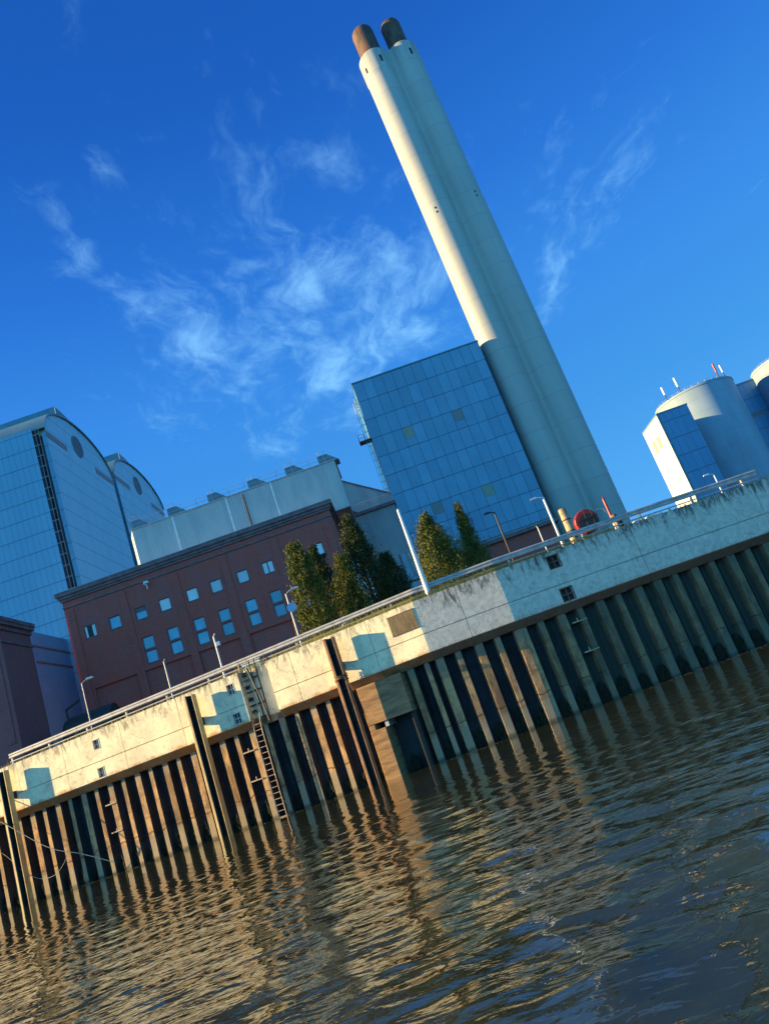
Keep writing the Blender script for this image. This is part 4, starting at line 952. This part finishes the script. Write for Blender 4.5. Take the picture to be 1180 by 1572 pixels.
mb = MB(); mb.add([(0, 0, 0), (WH, 0, 0), (WH, 0, HH), (0, 0, HH)], [(0, 1, 2, 3)]); mb.add([(WH, 0, 0), (WH, 14, 0), (WH, 14, HH), (WH, 0, HH)], [(0, 1, 2, 3)]); mb.build('front_wall', SILO_P, hs)
mb = MB(); mb.add([(0, 0, 0), (0, 12, 0), (0, 12, HH), (0, 0, HH)], [(0, 3, 2, 1)]); mb.add([(0, 12, 0), (WH, 12, 0), (WH, 12, HH), (0, 12, HH)], [(3, 2, 1, 0)]); mb.build('side_wall', SILO_S, hs)
mb = MB(); mb.box(-0.1, WH + 0.1, -0.1, 12.1, HH, HH + 0.35); mb.build('roof', TOWER_ROOF, hs)
mb = MB(); mb.box(-0.12, 0.5, -0.05, 0.0 - .001, 0, HH); mb.build('corner_strip', TOWER_ROOF, hs)
for y0 in (4.2, 7.6):
    mb = MB(); mb.box(-0.05, -0.002, y0, y0 + 1.7, HH - 6.4, HH - 3.6); mb.build('window', OLIVE, hs)
sn = Site(0.494, 193); na = sn.root('silo_link_block', 'panelled link block between the two round silos with a dark window band', 'building')
WN = sn.u(0.545); HN = sn.z(0.51, 0.277)
mb = MB(); mb.box(0, WN, 0, 12, 0, HN); mb.build('wall', SILO_P, na)
mb = MB(); mb.box(-0.1, WN, -0.1, 12, HN, HN + 0.3); mb.build('roof', TOWER_ROOF, na)
zq = sn.z(0.51, 0.2305)
for k in range(3):
    mb = MB(); mb.box(0.5 + k * 1.75, 0.5 + k * 1.75 + 1.5, -0.06, -0.002, zq - 0.7, zq + 0.7); mb.build('window', LOUVRE, na)

# ------------------------------------------------------------------ conifers
def conifer(az_, Y, h, rb, label, mat, lean=0.0, seed=1, narrow=1.0, nb=230, per=46, prof=None):
    r = np.random.default_rng(seed); root = thing('conifer_tree', label, 'tree', (az_ * Y, Y, 8.0), 0, 'conifers behind the quay')
    mb = MB(); mb.tube([(0, 0, -0.1), (0.03, 0.02, h * 0.35), (-0.02, 0, h * 0.7), (0, 0, h * 0.95)], [0.17, 0.13, 0.07, 0.015], 8); mb.build('trunk', BARK, root, smooth=True)
    vs = []; fs = []
    pf = prof or (lambda t: (math.sin(min(1.0, t * 2.6 + 0.42) * math.pi / 2)) * (1 - t) ** 0.62)
    ph = r.uniform(0, 6.28, 6)
    def lobes(t, a): return 1 + 0.20 * math.sin(3 * a + 7 * t + ph[0]) + 0.16 * math.sin(5 * a - 15 * t + ph[1]) + 0.12 * math.sin(2 * a + 31 * t + ph[2])
    for bi in range(nb):
        t = r.uniform(0.0, 1.0) ** 1.05 * 0.98; a = r.uniform(0, 2 * math.pi); edge = rb * pf(t) * lobes(t, a)
        spray = r.random() < 0.16
        rad = edge * (r.uniform(0.95, 1.22) if spray else r.uniform(0.25, 1.0) ** 0.6)
        cx, cy, cz = rad * math.cos(a) * 0.80, rad * math.sin(a) * 0.80, 0.12 + t * h * 0.96
        size = (0.07 + 0.17 * rb * (1 - t) ** 0.5 * 0.5) * r.uniform(0.6, 1.5) * (0.7 if spray else 1.0)
        ax = np.array([math.cos(a) * 0.55, math.sin(a) * 0.55, 0.9 + 0.4 * r.random()]); ax /= np.linalg.norm(ax)
        for k in range(per):
            off = r.normal(0, 1, 3) * size * 0.62 + ax * r.normal(0, 1) * size * 1.25; p = np.array([cx, cy, cz]) + off
            if p[2] < 0.05: continue
            d = ax * 0.9 + r.normal(0, 0.5, 3); d /= np.linalg.norm(d)
            s_ = np.cross(d, r.normal(0, 1, 3)); s_ /= np.linalg.norm(s_) + 1e-6; L_ = r.uniform(0.06, 0.17); w = L_ * r.uniform(0.16, 0.32)
            i = len(vs); vs += [tuple(p - s_ * w), tuple(p + s_ * w), tuple(p + d * L_)]; fs.append((i, i + 1, i + 2))
    me = MB(); me.v = vs; me.f = fs; me.m = [0] * len(fs); me.build('crown', mat, root)
    return root
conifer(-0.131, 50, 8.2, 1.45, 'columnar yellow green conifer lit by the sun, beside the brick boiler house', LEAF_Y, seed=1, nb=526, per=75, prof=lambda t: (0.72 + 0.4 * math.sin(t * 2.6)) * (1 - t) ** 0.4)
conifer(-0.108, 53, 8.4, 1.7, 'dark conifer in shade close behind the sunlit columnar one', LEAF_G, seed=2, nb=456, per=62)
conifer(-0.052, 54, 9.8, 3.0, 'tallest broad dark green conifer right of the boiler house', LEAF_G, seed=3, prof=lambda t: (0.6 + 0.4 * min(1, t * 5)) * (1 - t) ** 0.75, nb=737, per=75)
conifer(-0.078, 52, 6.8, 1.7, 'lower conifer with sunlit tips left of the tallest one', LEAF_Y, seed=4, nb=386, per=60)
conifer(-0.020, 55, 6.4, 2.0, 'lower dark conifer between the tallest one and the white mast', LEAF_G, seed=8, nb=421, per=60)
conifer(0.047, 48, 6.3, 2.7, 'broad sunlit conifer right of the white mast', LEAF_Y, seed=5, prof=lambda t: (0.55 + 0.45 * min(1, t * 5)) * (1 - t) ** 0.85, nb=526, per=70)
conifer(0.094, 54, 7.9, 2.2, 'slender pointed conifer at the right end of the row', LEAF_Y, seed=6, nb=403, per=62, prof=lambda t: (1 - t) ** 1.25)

# ------------------------------------------------------------------ street furniture on the quay
def lamp(az_, Y, el, arm, label, mat=WHITEP, r=0.034, name='lamp_post', head=True):
    H_ = el * Y + EYE - 8.0; t = thing(name, label, 'lamp post', (az_ * Y, Y, 8.0), 0, 'lamp posts on the quay')
    mb = MB(); mb.tube([(0, 0, 0), (0, 0, H_)], [r * 1.3, r], 10); mb.build('pole', mat, t, smooth=True)
    mb = MB(); mb.tube([(0, 0, H_ - 0.02), (arm * 0.6, 0, H_ + 0.12), (arm, 0, H_ + 0.14)], r * 0.7, 8); mb.build('arm', mat, t, smooth=True)
    if head:
        mb = MB(); s_ = 1 if arm > 0 else -1; mb.prism([(arm - s_ * 0.1, H_ + 0.08), (arm + s_ * 0.5, H_ + 0.1), (arm + s_ * 0.42, H_ + 0.22), (arm, H_ + 0.24)], 'y', -0.12, 0.12); mb.build('lamp_head', mat, t)
    mb = MB(); mb.lathe([(r * 2.2, 0), (r * 2.2, 0.25), (r * 1.4, 0.32)], (0, 0), 12); mb.build('foot', DARKST, t)
    return t
lamp(-0.4525, 52, 0.197, 0.42, 'thin lamp post with a short arm in front of the horizontal tank', GALV)
lamp(-0.340, 50, 0.187, 0.12, 'short thin post in front of the boiler house, second from the left', GALV, 0.045, head=False)
t = lamp(-0.268, 48, 0.196, 0.14, 'short white post with a small box near its top, above the ladder', WHITEP, 0.05, head=False)
mb = MB(); mb.box(0.05, 0.28, -0.1, 0.1, 2.75, 3.0); mb.build('camera_box', WHITEP, t)
t = lamp(-0.160, 47, 0.217, 0.42, 'thin mast with a mirror disc and a side stay left of the columnar conifer', GALV, 0.05)
mb = MB(); mb.lathe([(0.30, -0.02), (0.30, 0.02)], (0, 0), 28); mb.xf(lambda x, y, z: (x + 0.12, z - 0.1, y + 3.25)); mb.build('mirror_disc', BLUEP, t)
mb = MB(); mb.tube([(-0.05, 0, 2.6), (-0.25, 0.1, 0.0)], 0.025, 6); mb.build('stay', RUSTY, t)
lamp(0.2045, 60, 0.222, -0.55, 'white lamp post with its arm to the left, near the red drum', WHITEP, 0.09)
lamp(0.137, 62, 0.225, -0.4, 'dark lamp post in front of the low brick building', DARKST, 0.07)
lamp(0.1825, 45, 0.186, -0.06, 'short thin white post left of the thick bollard', WHITEP, 0.03, head=False)
lamp(0.4225, 75, 0.174, -0.5, 'small white curved lamp before the silo stair house', WHITEP, 0.06)
# white mast at the edge
wm = thing('white_mast', 'thick tapered white mast standing on the quay edge between conifers', 'mast', (0.018 * 40.6, 40.6, 8.0))
mb = MB(); mb.lathe([(0.15, 0.02), (0.14, 0.6), (0.10, 3.0), (0.075, 5.1), (0.03, 5.15)], (0, 0), 20); mb.build('pole', WHITEP, wm, smooth=True)
mb = MB(); mb.box(-0.24, 0.24, -0.24, 0.24, 0.0, 0.03); mb.build('base_plate', GALV, wm)
mb = MB(); mb.box(-0.65, -0.2, -0.1, 0.15, 0.0, 0.25); mb.build('foot_box', DARKST, wm)
# small sign
sgn = thing('blue_sign', 'small blue sign on a thin red post before the dark conifers', 'sign', (-0.095 * 42.2, 42.2, 8.0))
mb = MB(); mb.tube([(0, 0, 0), (0, 0, 0.55)], 0.03, 8); mb.build('post', RUSTY, sgn); mb = MB(); mb.box(-0.16, 0.16, -0.02, 0.02, 0.45, 0.85); mb.build('plate', simple('sign_blue', (0.35, 0.55, 0.8), None, 0.4, 3), sgn, bevel=0.01)
mb = MB(); mb.box(-0.08, 0.08, -0.028, -0.021, 0.55, 0.75); mb.build('mark', WHITEP, sgn)
mb = MB(); mb.tube([(-0.05, 0, 0.85), (-0.12, 0, 1.35)], 0.012, 5); mb.build('aerial', DARKST, sgn)
# bollard pile
bl = thing('thick_bollard', 'thick pale banded tubular bollard on the quay edge beside the red drum', 'bollard', (0.2215 * 41.3, 41.3, 8.0))
mb = MB(); mb.lathe([(0.24, -0.02), (0.24, 2.12), (0.21, 2.2)], (0, 0), 28); mb.build('tube', simple('bollard_steel', (0.38, 0.29, 0.17), (0.2, 0.15, 0.10), 0.6, 2.5, bmp=0.2), bl, smooth=True)
for z in (0.85, 1.5):
    mb = MB(); mb.lathe([(0.25, z), (0.262, z + 0.03), (0.25, z + 0.06)], (0, 0), 28); mb.build('band', DARKST, bl)
mb = MB(); mb.lathe([(0.2, 2.2), (0.02, 2.24)], (0, 0), 20); mb.build('cap', DARKST, bl)
# red drum
RY = 46.0;  rd = thing('red_drum', 'bright red lifebuoy drum with a dark open front on a stand by the bollard', 'drum', (0.2435 * RY, RY, 8.0))
mb = MB(); prof = [(0.80, -0.45), (0.86, -0.38), (0.86, 0.1), (0.70, 0.34), (0.30, 0.46), (0.02, 0.48)]
mb.lathe(prof, (0, 0), 16); mb.xf(lambda x, y, z: (x * 0.86, z, y * 0.86 + 1.85)); mb.build('drum_body', RED, rd, bevel=0.02)
mb = MB(); mb.lathe([(0.60, 0), (0.02, 0.001)], (0, 0), 16); mb.xf(lambda x, y, z: (x + 0.08, -0.462 - z, y * 0.95 + 1.74)); fr_ = mb.build('dark_front', DARK, rd)
mb = MB(); mb.tube([(-0.62, -0.5, 1.95), (0.7, -0.5, 2.05)], 0.03, 6); mb.tube([(-0.1, -0.5, 1.2), (0.0, -0.5, 2.45)], 0.02, 6); mb.tube([(0.35, -0.5, 1.3), (0.4, -0.5, 2.4)], 0.02, 6); mb.build('grille', DARKST, fr_)
mb = MB(); mb.tube([(-0.5, 0, 0), (-0.5, 0, 1.4)], 0.06, 8); mb.tube([(0.5, 0, 0), (0.5, 0, 1.4)], 0.06, 8); mb.build('stand', GALV, rd)
mb = MB(); mb.tube([(0.7, -0.4, 2.3), (1.15, -0.4, 2.25), (1.3, -0.4, 1.7), (1.3, -0.4, 0.0)], 0.04, 8); mb.build('handrail', GALV, rd, smooth=True)
# red and white pole with a dark stub
mp = thing('striped_pole', 'leaning red and white marker pole beside a short rusty stub', 'marker pole', (0.277 * 44, 44, 8.0))
mb = MB(); mb.tube([(0, 0, 1.25), (0, 0, 2.45)], 0.075, 10); mb.lathe([(0.08, 2.45), (0.02, 2.6)], (0, 0), 10); mb.build('red_half', RED, mp)
mb = MB(); mb.tube([(0, 0, 0), (0, 0, 1.25)], 0.07, 10); mb.build('white_half', WHITEP, mp)
sb_ = thing('rusty_stub', 'short rusty steel stub right of the red and white marker pole', 'stub', (0.2805 * 42.2, 42.2, 8.0))
mb = MB(); mb.lathe([(0.17, 0), (0.17, 1.05), (0.14, 1.1)], (0, 0), 16); mb.build('tube', RUSTY, sb_, smooth=True); mb = MB(); mb.box(-0.1, 0.3, -0.1, 0.1, 0.3, 0.9); mb.build('cleat', DARKST, sb_, bevel=0.02)
# pale concrete blocks under the rail
for (a, w, lab) in ((0.305, 0.35, 'small pale concrete block under the crash barrier right of the rusty stub'), (0.325, 0.5, 'larger pale concrete block under the crash barrier, farther right')):
    o = MB(); o.prism([(-w, 0), (w, 0), (w * 0.8, 0.32), (-w * 0.6, 0.42)], 'y', -0.2, 0.2); ob = o.build('concrete_block', simple('pale_block', (0.7, 0.68, 0.62), None, 0.8, 4) if 'pale_block' not in MATS else MATS['pale_block'], None, bevel=0.02)
    ob.location = (a * 42.6, 42.6, 8.0); tag(ob, lab, 'block', 'pale blocks under the barrier')

# red leaves and scraps afloat near the landing stage
leaf = MATS['red_paint']
for k, (x, y, lab) in enumerate(((7.1, 12.4, 'small red leaf floating farthest out at the right'), (4.6, 7.6, 'small red leaf floating low at the right, middle of three'), (3.9, 6.6, 'small red leaf floating nearest at the lower right'))):
    mb = MB(); s_ = 0.055
    mb.add([(-s_, 0, 0.0), (-s_ * 0.3, -s_ * 0.5, 0.012), (s_ * 0.6, -s_ * 0.4, 0.004), (s_, 0.1 * s_, 0.014), (s_ * 0.4, s_ * 0.55, 0.006), (-s_ * 0.4, s_ * 0.5, 0.012), (0, 0, 0.016)], [(6, 0, 1), (6, 1, 2), (6, 2, 3), (6, 3, 4), (6, 4, 5), (6, 5, 0)])
    o = mb.build('floating_leaf', leaf); o.location = (x, y, 0.03); tag(o, lab, 'leaf', 'red leaves afloat')

# a thin line of scum drifting in front of the piling, and bits of wood afloat
FOAM = simple('foam', (0.42, 0.38, 0.30), (0.30, 0.27, 0.2), 0.9, 20)
mb = MB()
for fi, f in enumerate(F[:4]):
    one = MB(); u_ = 4.0 if fi == 0 else 0.0
    while u_ < f.L:
        u_ += random.uniform(0.02, 0.10); o_ = 0.75 + 0.22 * math.sin(u_ * 0.35 + fi) + 0.1 * math.sin(u_ * 1.3) + random.gauss(0, 0.03); s_ = random.uniform(0.006, 0.03)
        if math.sin(u_ * 0.5 + fi * 2) + random.gauss(0, 0.5) < -0.1: continue
        pts = [(u_ + s_ * 1.8 * math.cos(a), -o_ + s_ * math.sin(a), 0.028 + random.uniform(0, 0.004)) for a in np.linspace(0, 2 * math.pi, 7)[:-1]]
        one.add(pts, [tuple(range(6))])
    fx(one, f, (0, 0, 0)); mb.add(one.v, one.f)
tag(mb.build('foam_line', FOAM), 'thin broken line of pale scum drifting along the foot of the quay wall', 'foam', kind='stuff')
for k, (x, y, ln, a, lab) in enumerate(((5.6, 9.5, 0.34, 0.5, 'short dark stick floating at the right, beyond the leaves'), (-1.5, 20.0, 0.5, -0.3, 'longer dark stick floating in mid river, left of centre'))):
    m_ = MB(); c, s_ = math.cos(a), math.sin(a)
    m_.tube([(-ln / 2 * c, -ln / 2 * s_, 0), (0, 0.02, 0.012), (ln / 2 * c, ln / 2 * s_, 0.0)], [0.014, 0.018, 0.008], 7)
    m_.tube([(0.02, 0.02, 0.01), (0.08, 0.1, 0.05)], [0.008, 0.003], 5)
    o = m_.build('floating_stick', BARK, None, smooth=True); o.location = (x, y, 0.02); tag(o, lab, 'stick', 'sticks afloat')
